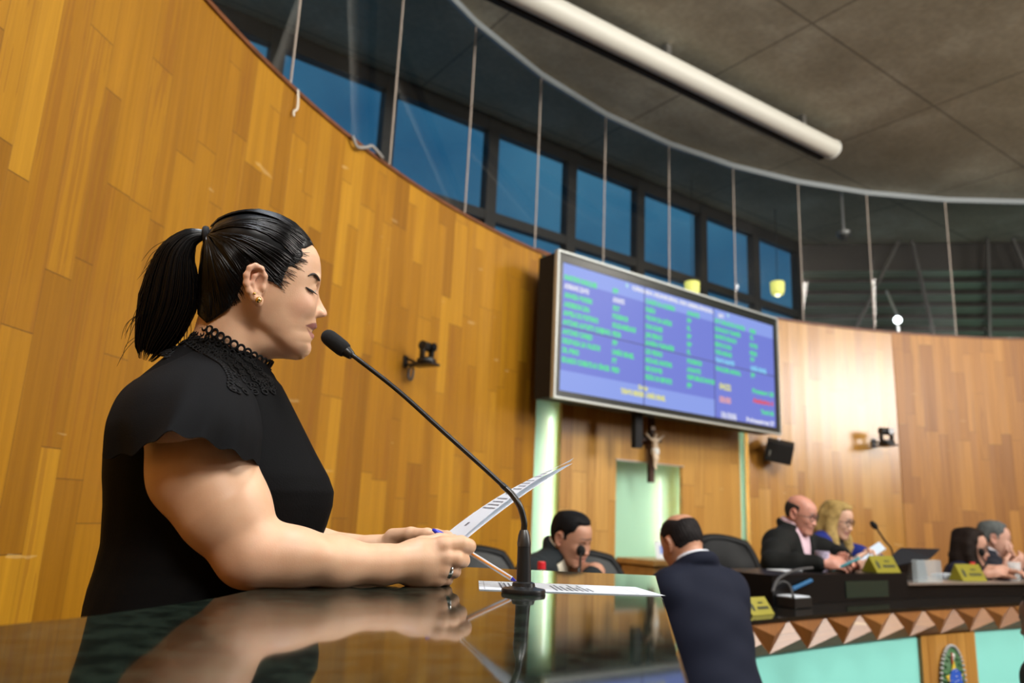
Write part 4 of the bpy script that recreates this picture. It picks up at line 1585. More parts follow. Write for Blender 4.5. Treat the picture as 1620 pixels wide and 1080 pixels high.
# ================================================================ THE ROSTRUM AND WHAT LIES ON IT
def granite_mat(name, dark=(.006, .0085, .0065), fleck=(.016, .024, .017), rough=.05):
    m, n, l, b = nmat(name)
    h = NB(n, l)
    tc = n.new('ShaderNodeTexCoord')
    a = h.noise(tc.outputs['Object'], 42., 6.)
    c = h.noise(tc.outputs['Object'], 150., 3.)
    base = h.ramp(a, [(.42, dark), (.60, fleck)])
    base = h.mix(h.math('MULTIPLY', h.math('GREATER_THAN', c, .66), .4), base, (.034, .042, .028))
    l.new(base, b.inputs['Base Color'])
    b.inputs['Roughness'].default_value = rough
    b.inputs['IOR'].default_value = 1.47
    b.inputs['Specular IOR Level'].default_value = .5
    bp = n.new('ShaderNodeBump')
    bp.inputs['Strength'].default_value = .015
    bp.inputs['Distance'].default_value = .0005
    l.new(a, bp.inputs['Height'])
    return m
M['granite'] = granite_mat('polished_green_granite')
edge_l2 = [(-.63, .30), (-.52, .55), (-.44, .716), (-.402, .784), (-.370, .89), (-.347, .979), (-.338, 1.076), (-.332, 1.25), (-.335, 1.45), (-.36, 1.62), (-.35, 1.700)]
poly = edge_l2 + [(.325, 1.706), (.332, 1.700), (.141, .60), (.085, .28)]
ros = empty('rostrum', (-.05, 1.0, 0.), 'speaking rostrum with a mirror-polished dark green granite top and wooden body', 'lectern')
def slab(poly, z0, z1, bev):
    bm = bmesh.new()
    f = bm.faces.new([bm.verts.new((x, y, z0)) for x, y in poly])
    r = bmesh.ops.extrude_face_region(bm, geom=[f])
    bmesh.ops.translate(bm, verts=[g for g in r['geom'] if isinstance(g, bmesh.types.BMVert)], vec=(0, 0, z1 - z0))
    bmesh.ops.recalc_face_normals(bm, faces=bm.faces[:])
    es = [e for e in bm.edges if abs(e.verts[0].co.z - z1) < 1e-6 and abs(e.verts[1].co.z - z1) < 1e-6]
    if bev:
        bmesh.ops.bevel(bm, geom=es, offset=bev, segments=2, affect='EDGES', profile=.5)
    me = bpy.data.meshes.new('slab')
    bm.to_mesh(me)
    bm.free()
    return me
link(slab(poly, TABLE_Z - .032, TABLE_Z, .003), 'granite_top', M['granite'], ros)
cxy = np.mean(np.array(poly), 0)
body_poly = [tuple(cxy + (np.array(p) - cxy) * .90) for p in poly]
mb = MB()
zb, zt = 0., TABLE_Z - .032
acc = 0.
for i in range(len(body_poly)):
    p, q = body_poly[i], body_poly[(i + 1) % len(body_poly)]
    L = math.hypot(q[0] - p[0], q[1] - p[1])
    mb.add([(*p, zb), (*q, zb), (*q, zt), (*p, zt)], [(0, 1, 2, 3)], [(acc, zb), (acc + L, zb), (acc + L, zt), (acc, zt)])
    acc += L
mb.build('wooden_body', M['wood_c'], ros)

# gooseneck microphone
mic = empty('gooseneck_microphone', (.034, 1.20, TABLE_Z), 'tall black gooseneck microphone standing on the granite rostrum before the speaker', 'microphone')
b0 = np.array([.034, 1.20, TABLE_Z])
mb = MB()
mb.lathe([(.033, 0), (.0335, .003), (.0325, .0065), (.021, .0085), (.0175, .010), (.0165, .015), (.012, .017)], b0, (0, 0, 1), 40)
weighted(mb.build('base', M['black'], mic), 35)
def micp(x, y, Y):
    return atY(x, y, Y)
m0, m1 = b0 + UPZ * .014, micp(829, 864, 1.20)
mb = MB()
mb.tube([m0, m0 + (m1 - m0) * .5, m1], [.0112, .0106, .0100], 28)
weighted(mb.build('stem', mat('satin_black', (.012, .012, .012), .42), mic), 35)
m2 = micp(829, 838, 1.20)
mb = MB()
mb.tube([m1, m1 + (m2 - m1) * .2, m1 + (m2 - m1) * .7, m2], [.0104, .0106, .0088, .0062], 28)
weighted(mb.build('connector', mat('dark_metal', (.10, .10, .10), .35, .8), mic), 35)
gn = catmull([m2, micp(829, 824, 1.20), micp(823, 802, 1.20), micp(811, 783, 1.203), micp(800, 772, 1.205)], 90)
mb = MB()
mb.tube(gn, [.0046 + .0006 * (i % 2) for i in range(90)], 14)
mb.build('gooseneck', mat('gooseneck_metal', (.07, .07, .07), .3, .9), mic, True)
mb = MB()
mb.tube(catmull([micp(800, 772, 1.205), micp(770, 744, 1.21), micp(700, 681, 1.22), micp(630, 618, 1.235), micp(570, 571, 1.245), micp(552, 558, 1.25)], 40), [.0050] * 3 + [.0040] * 37, 14)
mb.build('tube', M['black'], mic, True)
h0, h1 = micp(557, 563, 1.25), micp(512, 527, 1.255)
dd = h1 - h0
mb = MB()
mb.tube([h0 + dd * t for t in (0, .05, .12, .22, .30)], [.0065, .0078, .0086, .0102, .0110], 24)
weighted(mb.build('capsule_housing', M['black'], mic), 35)
mb = MB()
mb.tube([h0 + dd * t for t in (.20, .24, .35, .6, .8, .90, .96, 1.0, 1.02)], [.010, .0125, .0138, .0140, .0136, .0120, .0095, .0055, .001], 28)
mb.build('foam_windscreen', M['rubber'], mic, True)

# sheets
def paper_mat(name):
    m, n, l, b = nmat(name)
    b.inputs['Base Color'].default_value = (.88, .93, 1., 1)
    b.inputs['Roughness'].default_value = .6
    tl = n.new('ShaderNodeBsdfTranslucent')
    tl.inputs['Color'].default_value = (.80, .86, .90, 1)
    mx = n.new('ShaderNodeMixShader')
    mx.inputs[0].default_value = .26
    l.new(b.outputs[0], mx.inputs[1])
    l.new(tl.outputs[0], mx.inputs[2])
    l.new(mx.outputs[0], n['Material Output'].inputs['Surface'])
    return m
m_paper = paper_mat('office_paper')
m_ink = mat('printed_ink', (.16, .17, .21), .6)
m_line = mat('faint_rule', (.46, .48, .52), .6)
def sheet(corners, bend, name, label, group, lines, rule=False, mark=False, nrm=-1.):
    """corners: near-bottom, far-bottom, far-top, near-top; bend: sag vector in the middle"""
    nb, fb, ft, nt = [np.asarray(c, float) for c in corners]
    bend = np.asarray(bend, float)
    def S_(s_, t_):
        p = (nb * (1 - s_) + fb * s_) * (1 - t_) + (nt * (1 - s_) + ft * s_) * t_
        return p + bend * (4 * t_ * (1 - t_)) * (.6 + .4 * s_)
    def Nn(s_, t_):
        a = S_(min(1, s_ + .01), t_) - S_(max(0, s_ - .01), t_)
        b = S_(s_, min(1, t_ + .01)) - S_(s_, max(0, t_ - .01))
        c = np.cross(a, b)
        return c / np.linalg.norm(c) * nrm
    root = empty(name, tuple(S_(.5, .0)), label, 'paper', group)
    mb = MB()
    G = [[S_(i / 10, j / 16) for j in range(17)] for i in range(11)]
    mb.grid(G)
    mb.build('page', m_paper, root, True)
    mb = MB()
    for n_l, (t0, s0_, s1_) in enumerate(lines):
        if n_l and abs(t0 - lines[n_l - 1][0]) > .1:
            mb.build('print', m_ink, root)
            mb = MB()
        s_ = s0_
        while s_ < s1_:
            e = min(s1_, s_ + random.uniform(.03, .10))
            q = [S_(s_, t0) + Nn(s_, t0) * .0005, S_(e, t0) + Nn(e, t0) * .0005, S_(e, t0 + .011) + Nn(e, t0) * .0005, S_(s_, t0 + .011) + Nn(s_, t0) * .0005]
            mb.add(q, [(0, 1, 2, 3)])
            s_ = e + .018
    if lines:
        mb.build('print', m_ink, root)
    if mark:
        mb = MB()
        s0_, s1_, t0, t1_ = mark
        mb.add([S_(a, b) + Nn(a, b) * .0005 for a, b in ((s0_, t0), (s1_, t0), (s1_, t1_), (s0_, t1_))], [(0, 1, 2, 3)])
        mb.build('letterhead', m_ink, root)
    if rule:
        mb = MB()
        for a, b in (((.04, .03), (.96, .03)), ((.96, .03), (.96, .97)), ((.96, .97), (.04, .97)), ((.04, .97), (.04, .03)), ((.04, .14), (.96, .14)), ((.04, .86), (.96, .86))):
            A, B = S_(*a) + Nn(*a) * .0004, S_(*b) + Nn(*b) * .0004
            d_ = (B - A) / np.linalg.norm(B - A)
            o_ = np.cross(d_, Nn(*a)) * .0006
            mb.add([A - o_, B - o_, B + o_, A + o_], [(0, 1, 2, 3)])
        mb.build('ruled_border', m_line, root)
    return root
held = [atY(719, 862, 1.272), atY(684, 862, 1.420), atY(902, 730, 1.44), atY(908, 724, 1.262)]
txt = [(t, .12, random.uniform(.75, .93)) for t in (.36, .395, .43, .465, .52, .58, .615, .65, .685, .74, .78, .82)]
sheet(held, (-.006, 0, .012), 'paper_sheet', 'front white printed sheet held up in the speaker\'s hands', 'sheets held by the speaker', txt, mark=(.45, .56, .18, .215))
off = np.array([.004, -.013, -.0035])
held2 = [held[0] + off, held[1] + off, atY(892, 733, 1.44) + off, atY(899, 729, 1.262) + off * 1.4]
sheet(held2, (-.004, 0, .008), 'paper_sheet', 'second white sheet held just behind the printed one in the speaker\'s hands', 'sheets held by the speaker', [])
tz = TABLE_Z + .0012
flat = [atZ(758, 932, tz), atZ(757, 918, tz), atZ(1005, 928, tz), atZ(1053, 942, tz)]
lns = [(t, .2, .8) for t in np.linspace(.12, .2, 4)] + [(t, .15, random.uniform(.5, .85)) for t in np.linspace(.42, .62, 8)]
sheet(flat, (0, 0, .0), 'paper_sheet', 'white printed sheet with a ruled border lying flat on the granite rostrum', None, lns, rule=True)

# ballpoint pen between the fingers
pa, pb = atY(689, 840, 1.30), atY(819, 921, 1.262)
pd = (pb - pa) / np.linalg.norm(pb - pa)
PL = np.linalg.norm(pb - pa)
pen = empty('ballpoint_pen', tuple(pb), 'ballpoint pen with orange refill stripe and blue cap in the speaker\'s fingers', 'pen')
mb = MB()
mb.tube([pa + pd * PL * .12, pa + pd * PL * .93], .0040, 8)
mb.build('barrel', mat('clear_barrel', (.72, .76, .82), .15, coat=.4), pen)
mb = MB()
sd_ = CAM_P - (pa + pb) / 2
sd_ = sd_ - pd * (sd_ @ pd)
sd_ /= np.linalg.norm(sd_)
mb.tube([pa + pd * PL * .20 + sd_ * .0022, pa + pd * PL * .92 + sd_ * .0022], .0022, 10)
mb.build('orange_stripe', mat('orange_plastic', (.78, .30, .05), .35), pen, True, label='orange stripe along the barrel')
m_blue = mat('blue_plastic', (.035, .045, .52), .3)
mb = MB()
mb.tube([pa - pd * .006, pa + pd * .002, pa + pd * .010, pa + pd * PL * .20], [.0020, .0042, .0050, .0050], 14)
mb.build('cap', m_blue, pen, True)
mb = MB()
mb.tube([pa + pd * PL * .93, pa + pd * (PL - .003), pa + pd * PL], [.0034, .0014, .0006], 10)
mb.build('tip', m_blue, pen, True)
# ================================================================ THE DISPLAY
D_BL, D_BR = np.array([.343, 5.28, 2.0]), np.array([2.403, 6.831, 2.0])
DX = (D_BR - D_BL) / np.linalg.norm(D_BR - D_BL)
DN = np.array([DX[1], -DX[0], 0.])
DW, DH = float(np.linalg.norm(D_BR - D_BL)), .95
RD = np.array([DX, DN, UPZ]).T
def tvp(x, z, d=0.):
    return D_BL + DX * x + UPZ * z + DN * d
def on_tv(x, y):
    p = atplane(x, y, D_BL, DN)
    return float((p - D_BL) @ DX), float(p[2] - D_BL[2])
disp = empty('video_wall', tuple(tvp(DW / 2, -.05, -.1)), 'large blue wall display listing names in green, in a black frame with a silver edge', 'screen')
mb = MB()
mb.box(tvp(DW / 2, DH / 2 + .015, -.115), (DW + .10, .20, DH + .11), RD, .004)
mb.build('housing', M['matte_black'], disp)
def ring_frame(x0, x1, z0, z1, w, d0, d1):
    mb = MB()
    for a, b, c, e in ((x0, x1, z0, z0 + w), (x0, x1, z1 - w, z1), (x0, x0 + w, z0 + w, z1 - w), (x1 - w, x1, z0 + w, z1 - w)):
        mb.box(tvp((a + b) / 2, (c + e) / 2, (d0 + d1) / 2), (b - a, d1 - d0, e - c), RD)
    return mb
ring_frame(-.060, DW + .060, -.052, DH + .082, .0145, -.02, .018).build('silver_edge', M['silver'], disp)
mb = ring_frame(-.043, DW + .043, -.035, DH + .065, .0435, -.016, .006)
mb.box(tvp(DW / 2, DH + .033, -.005), (DW + .08, .020, .062), RD)
mb.build('bezel', mat('black_bezel', (.016, .019, .016), .3), disp)
def emit_mat(name, c, s_=1.):
    return mat(name, (.01, .01, .012), .38, spec=.25, emit=c, es=s_)
sm = [emit_mat('screen_blue', (.185, .235, .78)), emit_mat('screen_light_blue', (.29, .40, .95))]
split_l = on_tv(840 + 160 / 3.376, 380 + 690 / 3.376)[1]
split_r = on_tv(840 + 975 / 3.376, 380 + 850 / 3.376)[1]
hz = on_tv(840 + 240 / 3.376, 380 + 225 / 3.376)[1]
x3 = DW * 2 / 3
mb = MB()
def q(x0, x1, z0, z1, m_):
    mb.m = m_
    mb.add([tvp(x0, z0), tvp(x1, z0), tvp(x1, z1), tvp(x0, z1)], [(0, 1, 2, 3)])
zz = (split_l + split_r) / 2
q(0, x3, 0, zz, 1); q(x3, DW, 0, zz, 0); q(0, DW, zz, hz, 0); q(0, DW, hz, DH, 1)
mb.build('screen', sm, disp)
mb = MB()
for f in (1 / 3, 2 / 3):
    mb.box(tvp(DW * f, DH / 2, .0015), (.009, .003, DH), RD)
mb.box(tvp(DW / 2, DH / 2, .0015), (DW, .003, .009), RD)
mb.build('panel_seams', mat('seam_dark', (.03, .035, .10), .5, emit=(.05, .06, .22), es=1.), disp)
TXT = {
 'green': ((.10, .80, .36), [(178, 219, 352, 'MARTINS MARQUES'), (178, 309, 328, 'AMANDA GONDIM'), (176, 356, 316, 'ANDERSON LIMA'), (173, 408, 362, 'ANGELA DO POSTINHO'), (170, 464, 428, 'ANTÔNIO AUGUSTO QUEIJINHO'),
    (168, 502, 330, 'ANTÔNIO CARRIJO'), (166, 555, 368, 'DELEGADA LIA VALECHI'), (166, 592, 256, 'DR. IGINO'), (164, 660, 420, 'EDUARDO COMBATE AO CÂNCER'),
    (437, 272, 467, 'PP'), (437, 365, 473, 'PDT'), (434, 413, 518, 'PODEMOS'), (434, 466, 560, 'SOLIDARIEDADE'), (434, 502, 480, 'PSDB'), (434, 548, 462, 'PP'), (432, 607, 550, 'UNIÃO BRASIL'), (432, 643, 458, 'PT'), (430, 692, 472, 'PSD'),
    (612, 345, 770, 'CLÁUDIO DA ACADEMIA'), (612, 374, 664, 'FABÃO'), (612, 428, 752, 'GILVAN DA SAÚDE'), (612, 468, 702, 'IVAN NUNES'), (612, 513, 704, 'JAIR FERRAZ'), (610, 562, 766, 'JANAÍNA GUIMARÃES'), (610, 601, 702, 'LEO PEDRO'), (610, 652, 752, 'MICHAEL MARTINS'), (610, 691, 700, 'NEI BORGES'), (610, 742, 752, 'PEZÃO DO ESPORTE'),
    (833, 396, 900, 'AVANTE'), (833, 430, 856, 'PP'), (833, 470, 852, 'PL'), (833, 514, 856, 'PP'), (833, 557, 858, 'PP'), (833, 597, 852, 'PL'), (833, 651, 912, 'PODEMOS'), (833, 696, 908, 'AVANTE'), (833, 743, 980, 'REPUBLICANOS'), (833, 775, 858, 'PP'),
    (982, 450, 1142, 'RAY CARLOS DA VIAÇÃO'), (982, 489, 1118, 'RONALDO TANNÚS'), (982, 526, 1098, 'SARGENTO EDNALDO'), (982, 564, 1070, 'SÉRGIO DO BOM'), (982, 604, 1072, 'THAÍS ANDRADE'), (986, 697, 1122, 'WALQUIR AMARAL'),
    (1168, 487, 1200, 'PSB'), (1170, 520, 1188, 'PL'), (1168, 564, 1208, 'PATRI'), (1168, 605, 1206, 'PSDB'), (1172, 638, 1194, 'PV'), (1174, 721, 1196, 'PP'),
    (1182, 813, 1295, 'Presença: 23'), (1228, 921, 1297, 'Total: 06')]),
 'white': ((.80, .82, 1.), [(178, 259, 312, 'ADRIANO ZAGO'), (437, 323, 500, 'AVANTE'), (1012, 936, 1094, '10:10:06'), (1150, 968, 1300, 'Parlamentares: 27'), (540, 318, 975, 'CÂMARA MUNICIPAL DE UBERLÂNDIA'), (1000, 404, 1030, 'MG')]),
 'cyan': ((.25, .70, 1.), [(984, 648, 1086, 'THIAGO ARANTES'), (1172, 691, 1258, 'UNIÃO BRASIL')]),
 'yellow': ((.80, .80, .28), [(1006, 782, 1068, '04:22'), (572, 787, 625, 'Orador'), (480, 824, 718, 'THIAGO MENDES - UNIÃO BRASIL')]),
 'red': ((.85, .10, .13), [(1186, 863, 1295, 'Ausências: 4')]),
 'pink': ((.85, .42, .45), [(1006, 852, 1068, '00:00')])}
for nm, (c, rows_) in TXT.items():
    mb = MB()
    for x0, yc, x1, body_t in rows_:
        px0, px1 = 840 + x0 / 3.376, 840 + x1 / 3.376
        py = 380 + yc / 3.376
        # the list rows are level on the panel: use the row's own centre
        xm = (px0 + px1) / 2
        a, zc = on_tv(xm, py)
        u0 = on_tv(px0, py - (px1 - px0) * .12)[0]
        u1 = on_tv(px1, py + (px1 - px0) * .12)[0]
        hgt = .036 if nm != 'white' or 'CÂM' not in body_t else .030
        if ':' in body_t and len(body_t) < 9:
            hgt = .050
        text_mesh(mb, body_t, tvp(u0, zc - hgt / 2, .002), DX, UPZ, DN, hgt, 'LEFT', (u1 - u0), .004)
    mb.build(nm + '_lettering', emit_mat('screen_' + nm, c, 1.), disp)
mb = MB()
for x0, yc in ((512, 243), (1052, 403)):
    u_, z_ = on_tv(840 + x0 / 3.376, 380 + yc / 3.376)
    for du, dz, w_, h_ in ((0, 0, .022, .030), (0, .019, .012, .008), (-.013, .0, .006, .020), (.013, 0, .006, .020)):
        mb.add([tvp(u_ + du + a * w_ / 2, z_ + dz + b * h_ / 2, .002) for a, b in ((-1, -1), (1, -1), (1, 1), (-1, 1))], [(0, 1, 2, 3)])
mb.build('crest_marks', emit_mat('screen_crest', (.45, .75, .95)), disp)
mb = MB()
mb.box(tvp(on_tv(1026, 672)[0], -.16, -.12), (.075, .05, .30), RD)
mb.box(tvp(DW * .5, DH * .5, -.28), (1.2, .14, .5), RD)
mb.build('wall_mount', M['matte_black'], disp)

# ================================================================ THE DAIS
KT = .854
DCX, DCY, DR = 10.1005 * KT, -6.8976 * KT, 13.779 * KT
Z_TOP, Z_BAND = 1.15 - .41 * KT, 1.15 - .562 * KT
def dpt(deg, r, z):
    a = math.radians(deg)
    return np.array([DCX + (DR + r) * math.cos(a), DCY + (DR + r) * math.sin(a), z])
def cyl(px, py, r):
    """where a sight line meets the vertical cylinder r behind the dais front"""
    d = ray(px, py)
    o = CAM_P[:2] - np.array([DCX, DCY])
    a, b, c = d[0] ** 2 + d[1] ** 2, 2 * (o @ d[:2]), o @ o - (DR + r) ** 2
    t = (-b + math.sqrt(b * b - 4 * a * c)) / (2 * a)
    return CAM_P + d * t
def dang(p):
    return math.degrees(math.atan2(p[1] - DCY, p[0] - DCX))
A0, A1 = 130.95, 112.5
dais = empty('dais_counter', tuple(dpt(125, .1, FLOOR_LOW)), 'long curved dais counter with black granite top, faceted wood frieze and teal glass front', 'counter')
m_tri = plank_mat('frieze_wood', w=.5, lmin=2., lvar=1., rough=.36, coat=.1, stops=[(0., (.22, .080, .012)), (.5, (.27, .102, .016)), (1., (.31, .128, .021))])
PITCH = 1.365
mb = MB()
k0 = 129.464 + PITCH
nT = int((k0 - A1) / PITCH)
for i in range(nT):
    a = k0 - i * PITCH
    T0, T1 = dpt(a, 0, Z_TOP - .012), dpt(a - PITCH, 0, Z_TOP - .012)
    B0, B1 = dpt(a + PITCH / 2, 0, Z_BAND), dpt(a - PITCH / 2, 0, Z_BAND)
    zc = Z_BAND + (Z_TOP - Z_BAND) * .40
    Mu = dpt(a - PITCH * .04, -.046, zc)
    Md = dpt(a - PITCH * .47, -.030, Z_BAND + (Z_TOP - Z_BAND) * .54)
    uv = [(0, 0), (.3, .2), (.1, .4), (.2, .1)]
    mb.add([T0, B0, B1, Mu], [(0, 1, 3), (0, 3, 2), (1, 2, 3)], [(u + i * .37, v + i * .2) for u, v in uv])
    mb.add([T0, T1, B1, Md], [(0, 3, 1), (0, 2, 3), (1, 3, 2)], [(u + i * .53, v + i * .4) for u, v in uv])
mb.build('frieze', m_tri, dais)
AA = np.linspace(A0, A1, 70)
def ringsolid(mb, r0, r1, z0, z1, AA_=AA):
    mb.grid([[dpt(a, r, z) for r, z in ((r0, z0), (r0, z1), (r1, z1), (r1, z0), (r0, z0))] for a in AA_])
    for a in (AA_[0], AA_[-1]):
        mb.add([dpt(a, r0, z0), dpt(a, r0, z1), dpt(a, r1, z1), dpt(a, r1, z0)], [(0, 1, 2, 3)])
    return mb
m_blackgran = granite_mat('black_granite', (.006, .006, .006), (.014, .014, .013), .07)
weighted(ringsolid(MB(), -.012, .60, Z_TOP - .012, Z_TOP).build('worktop', m_blackgran, dais), 30)
weighted(ringsolid(MB(), .04, .56, Z_BAND - .02, Z_TOP - .013).build('carcass', M['matte_black'], dais), 30)
m_teal = mat('teal_glass_front', (.31, .84, .75), .25, coat=.3)
pa_ = [dang(cyl(1455, 1010, 0)), dang(cyl(1540, 1002, 0))]
for a0, a1 in ((A0, pa_[0]), (pa_[1], A1)):
    weighted(ringsolid(MB(), .012, .035, FLOOR_LOW + .002, Z_BAND - .002, np.linspace(a0, a1, 30)).build('teal_panel', m_teal, dais), 30)
mb = MB()
aa = np.linspace(pa_[0], pa_[1], 12)
mb.grid([[dpt(a, -.006, z) for z in (FLOOR_LOW + .002, Z_BAND - .002)] for a in aa], [[(-math.radians(a) * DR, z) for z in (FLOOR_LOW, Z_BAND)] for a in aa])
for a in (aa[0], aa[-1]):
    mb.add([dpt(a, -.006, FLOOR_LOW + .002), dpt(a, .03, FLOOR_LOW + .002), dpt(a, .03, Z_BAND - .002), dpt(a, -.006, Z_BAND - .002)], [(0, 1, 2, 3)], [(0, 0)] * 4)
mb.build('wood_inset', plank_mat('inset_wood', w=.09, lmin=2., lvar=.5, rough=.3, stops=[(0., (.50, .24, .05)), (1., (.62, .33, .08))]), dais)

# national coat of arms on the wooden inset
ec = cyl(1506, 1078, -.012)
ea = math.radians(dang(ec))
EX, EN = np.array([math.sin(ea), -math.cos(ea), 0]), -np.array([math.cos(ea), math.sin(ea), 0])
emb = empty('coat_of_arms', tuple(ec), 'painted oval coat of arms with a green wreath and blue disc on the dais front', 'emblem')
def ep(x, z, d=0.):
    return ec + EX * x + UPZ * z + EN * d
m_eg, m_egr, m_eb, m_ey, m_er = (mat('emblem_green', (.06, .16, .06), .5), mat('emblem_grey', (.35, .36, .36), .5), mat('emblem_blue', (.03, .11, .55), .35), mat('emblem_yellow', (.75, .55, .05), .4), mat('emblem_red', (.5, .05, .04), .5))
ES = .095
mb = MB()
for i in range(44):
    a = 2 * PI * i / 44
    mb.sph(ep(1.15 * ES * math.cos(a), 1.75 * ES * math.sin(a), .008), (.010, .010, .008), 8)
mb.build('wreath_edge', m_egr, emb, True)
mb = MB()
mb.prism([(1.10 * ES * math.cos(2 * PI * i / 40), 1.68 * ES * math.sin(2 * PI * i / 40)) for i in range(40)], ep(0, 0, .001), EX, UPZ, EN, .006)
for sg in (1, -1):
    for i in range(9):
        a = PI / 2 - sg * (.35 + i * .28)
        mb.sph(ep((.86 * ES) * math.cos(a), 1.35 * ES * math.sin(a), .010), (.013, .008, .008), 8)
mb.build('wreath', m_eg, emb, True)
mb = MB()
pts = []
for i in range(10):
    a = PI / 2 + PI * i / 5
    r_ = ES * (.98 if i % 2 == 0 else .50)
    pts.append((r_ * .85 * math.cos(a), r_ * math.sin(a) * 1.05))
mb.prism(pts, ep(0, 0, .012), EX, UPZ, EN, .005)
for px_, pz_ in ((-.5, .12), (.52, .12)):
    mb.sph(ep(px_ * ES, pz_ * ES, .016), (.012, .009, .005), 8)
mb.build('star', m_ey, emb)
mb = MB()
mb.prism([(.58 * ES * math.cos(2 * PI * i / 32), .66 * ES * math.sin(2 * PI * i / 32)) for i in range(32)], ep(0, .0, .018), EX, UPZ, EN, .006)
mb.build('blue_disc', m_eb, emb)
mb = MB()
for x, z in ((.0, .3), (.12, .1), (-.12, .05), (0, -.12), (.0, .55)):
    mb.sph(ep(x * ES, z * ES, .025), .003, 8)
mb.build('white_stars', M['pearl'], emb, True)
mb = MB()
for i in range(5):
    mb.sph(ep((.05 + .09 * math.cos(i)) * ES, (1.22 + .12 * math.sin(i * 2.2)) * ES, .012), .006, 8)
mb.build('white_blossom', M['pearl'], emb, True)
mb = MB()
mb.box(ep(-.10 * ES, 1.15 * ES, .014), (.006, .006, .05), np.array([EX, EN, UPZ]).T)
mb.build('red_stripe', m_er, emb)

# separate counter where the man in the grey suit sits, beyond the gap
AL = np.linspace(140.5, 134.9, 20)
side = empty('side_counter', tuple(dpt(137.5, .3, 0.)), 'short counter with a black granite top in front of the man in the grey suit', 'counter')
weighted(ringsolid(MB(), .20, .64, Z_TOP - .025, Z_TOP, AL).build('worktop', m_blackgran, side), 30)
mb = ringsolid(MB(), .23, .60, .002, Z_TOP - .026, AL)
weighted(mb.build('carcass', m_tri if False else mat('counter_wood', (.36, .15, .03), .35, noise=.2, nscale=10), side), 30)

# ---------------------------------------------------------------- raised desk units standing on the worktop
zA = cyl(1300, 908, .24)[2]
zB = cyl(1520, 921, .24)[2]
aA0, aA1, aB1 = dang(cyl(1222, 930, .24)), dang(cyl(1436, 930, .24)), A1 + 1.2
m_desk = mat('black_desk', (.004, .004, .0045), .35, spec=.25)
u1 = empty('desk_unit', tuple(dpt((aA0 + aA1) / 2, .42, Z_TOP)), 'black raised desk unit with a dark inset screen in its front, on the dais counter', 'desk')
weighted(ringsolid(MB(), .24, .59, Z_TOP + .001, zA, np.linspace(aA0, aA1, 20)).build('case', m_desk, u1), 30)
mb = MB()
c0, c1 = dang(cyl(1338, 940, .24)), dang(cyl(1405, 940, .24))
mb.grid([[dpt(a, .236, z) for z in (Z_TOP + .02, zA - .035)] for a in np.linspace(c0, c1, 8)])
mb.grid([[dpt(a, .2395, z) for z in (Z_TOP + .02, zA - .035)] for a in np.linspace(c0, c1, 8)])
mb.build('inset_screen', mat('dark_green_screen', (.020, .032, .024), .15), u1)
u2 = empty('desk_unit', tuple(dpt((aA1 + aB1) / 2, .42, Z_TOP)), 'low black desk unit with a bright metal edge, right part of the dais', 'desk')
weighted(ringsolid(MB(), .27, .59, Z_TOP + .001, zB - .012, np.linspace(aA1 - .05, aB1, 20)).build('case', m_desk, u2), 30)
weighted(ringsolid(MB(), .24, .59, zB - .0115, zB, np.linspace(aA1 - .05, aB1, 20)).build('metal_edge', mat('edge_metal', (.55, .50, .46), .3, .8), u2), 30)

def facing(a):
    """frame at dais angle a: along the counter (rightwards), outwards to the hall, up"""
    r = math.radians(a)
    return np.array([math.sin(r), -math.cos(r), 0]), -np.array([math.cos(r), math.sin(r), 0])

# gold name plates
m_np = mat('olive_gold_plate', (.29, .26, .025), .35, .3)
m_npi = mat('plate_print', (.035, .04, .012), .6)
for (x0, x1, yb, yt, r, z, lab) in ((1181, 1236, 966, 943, .07, Z_TOP, 'gold name plate reflected in the black granite beside the navy suit'),
                                   (1380, 1436, 920, 898, .27, zA, 'gold name plate in front of the black tilted monitor'),
                                   (1517, 1570, 920, 899, .30, zB, 'gold name plate in front of the dark-haired woman at the right')):
    p = cyl((x0 + x1) / 2, yb, r)
    p[2] = z + .001
    X_, N_ = facing(dang(p))
    w_ = (x1 - x0) * np.linalg.norm(p[:2]) / F_PX * 1.02
    h_ = (yb - yt) * np.linalg.norm(p[:2]) / F_PX * .98
    t = empty('name_plate', tuple(p), lab, 'name plate', 'gold name plates on the dais')
    mb = MB()
    o_ = p - X_ * w_ / 2
    mb.prism([(0, 0), (-.045, h_), (-.09, 0)], o_, N_, UPZ, X_, w_)
    mb.build('plate', m_np, t)
    slope = np.array(N_) * .045 + 0
    sl = (UPZ * h_ - N_ * .045)
    sl_n = np.cross(X_, sl)
    sl_n = sl_n / np.linalg.norm(sl_n)
    if sl_n @ N_ < 0:
        sl_n = -sl_n
    mb = MB()
    def bar(a, b, c, d_):
        q_ = [p + X_ * (w_ * (u_ - .5)) + sl * v_ + sl_n * .001 for u_, v_ in ((a, c), (b, c), (b, d_), (a, d_))]
        mb.add(q_, [(0, 1, 2, 3)])
    for k_ in range(5):
        bar(.52 + k_ * .045, .555 + k_ * .045, .62, .72)
    for k_ in range(9):
        bar(.38 + k_ * .058, .425 + k_ * .058, .30, .46)
    mb.build('lettering', m_npi, t)
    mb = MB()
    mb.prism([(.14 * w_, .25 * h_), (.24 * w_, .25 * h_), (.26 * w_, .55 * h_), (.19 * w_, .75 * h_), (.13 * w_, .55 * h_)], p - X_ * w_ / 2 + sl_n * .0005, X_, sl / h_, sl_n, .0008)
    mb.build('crest', m_npi, t)

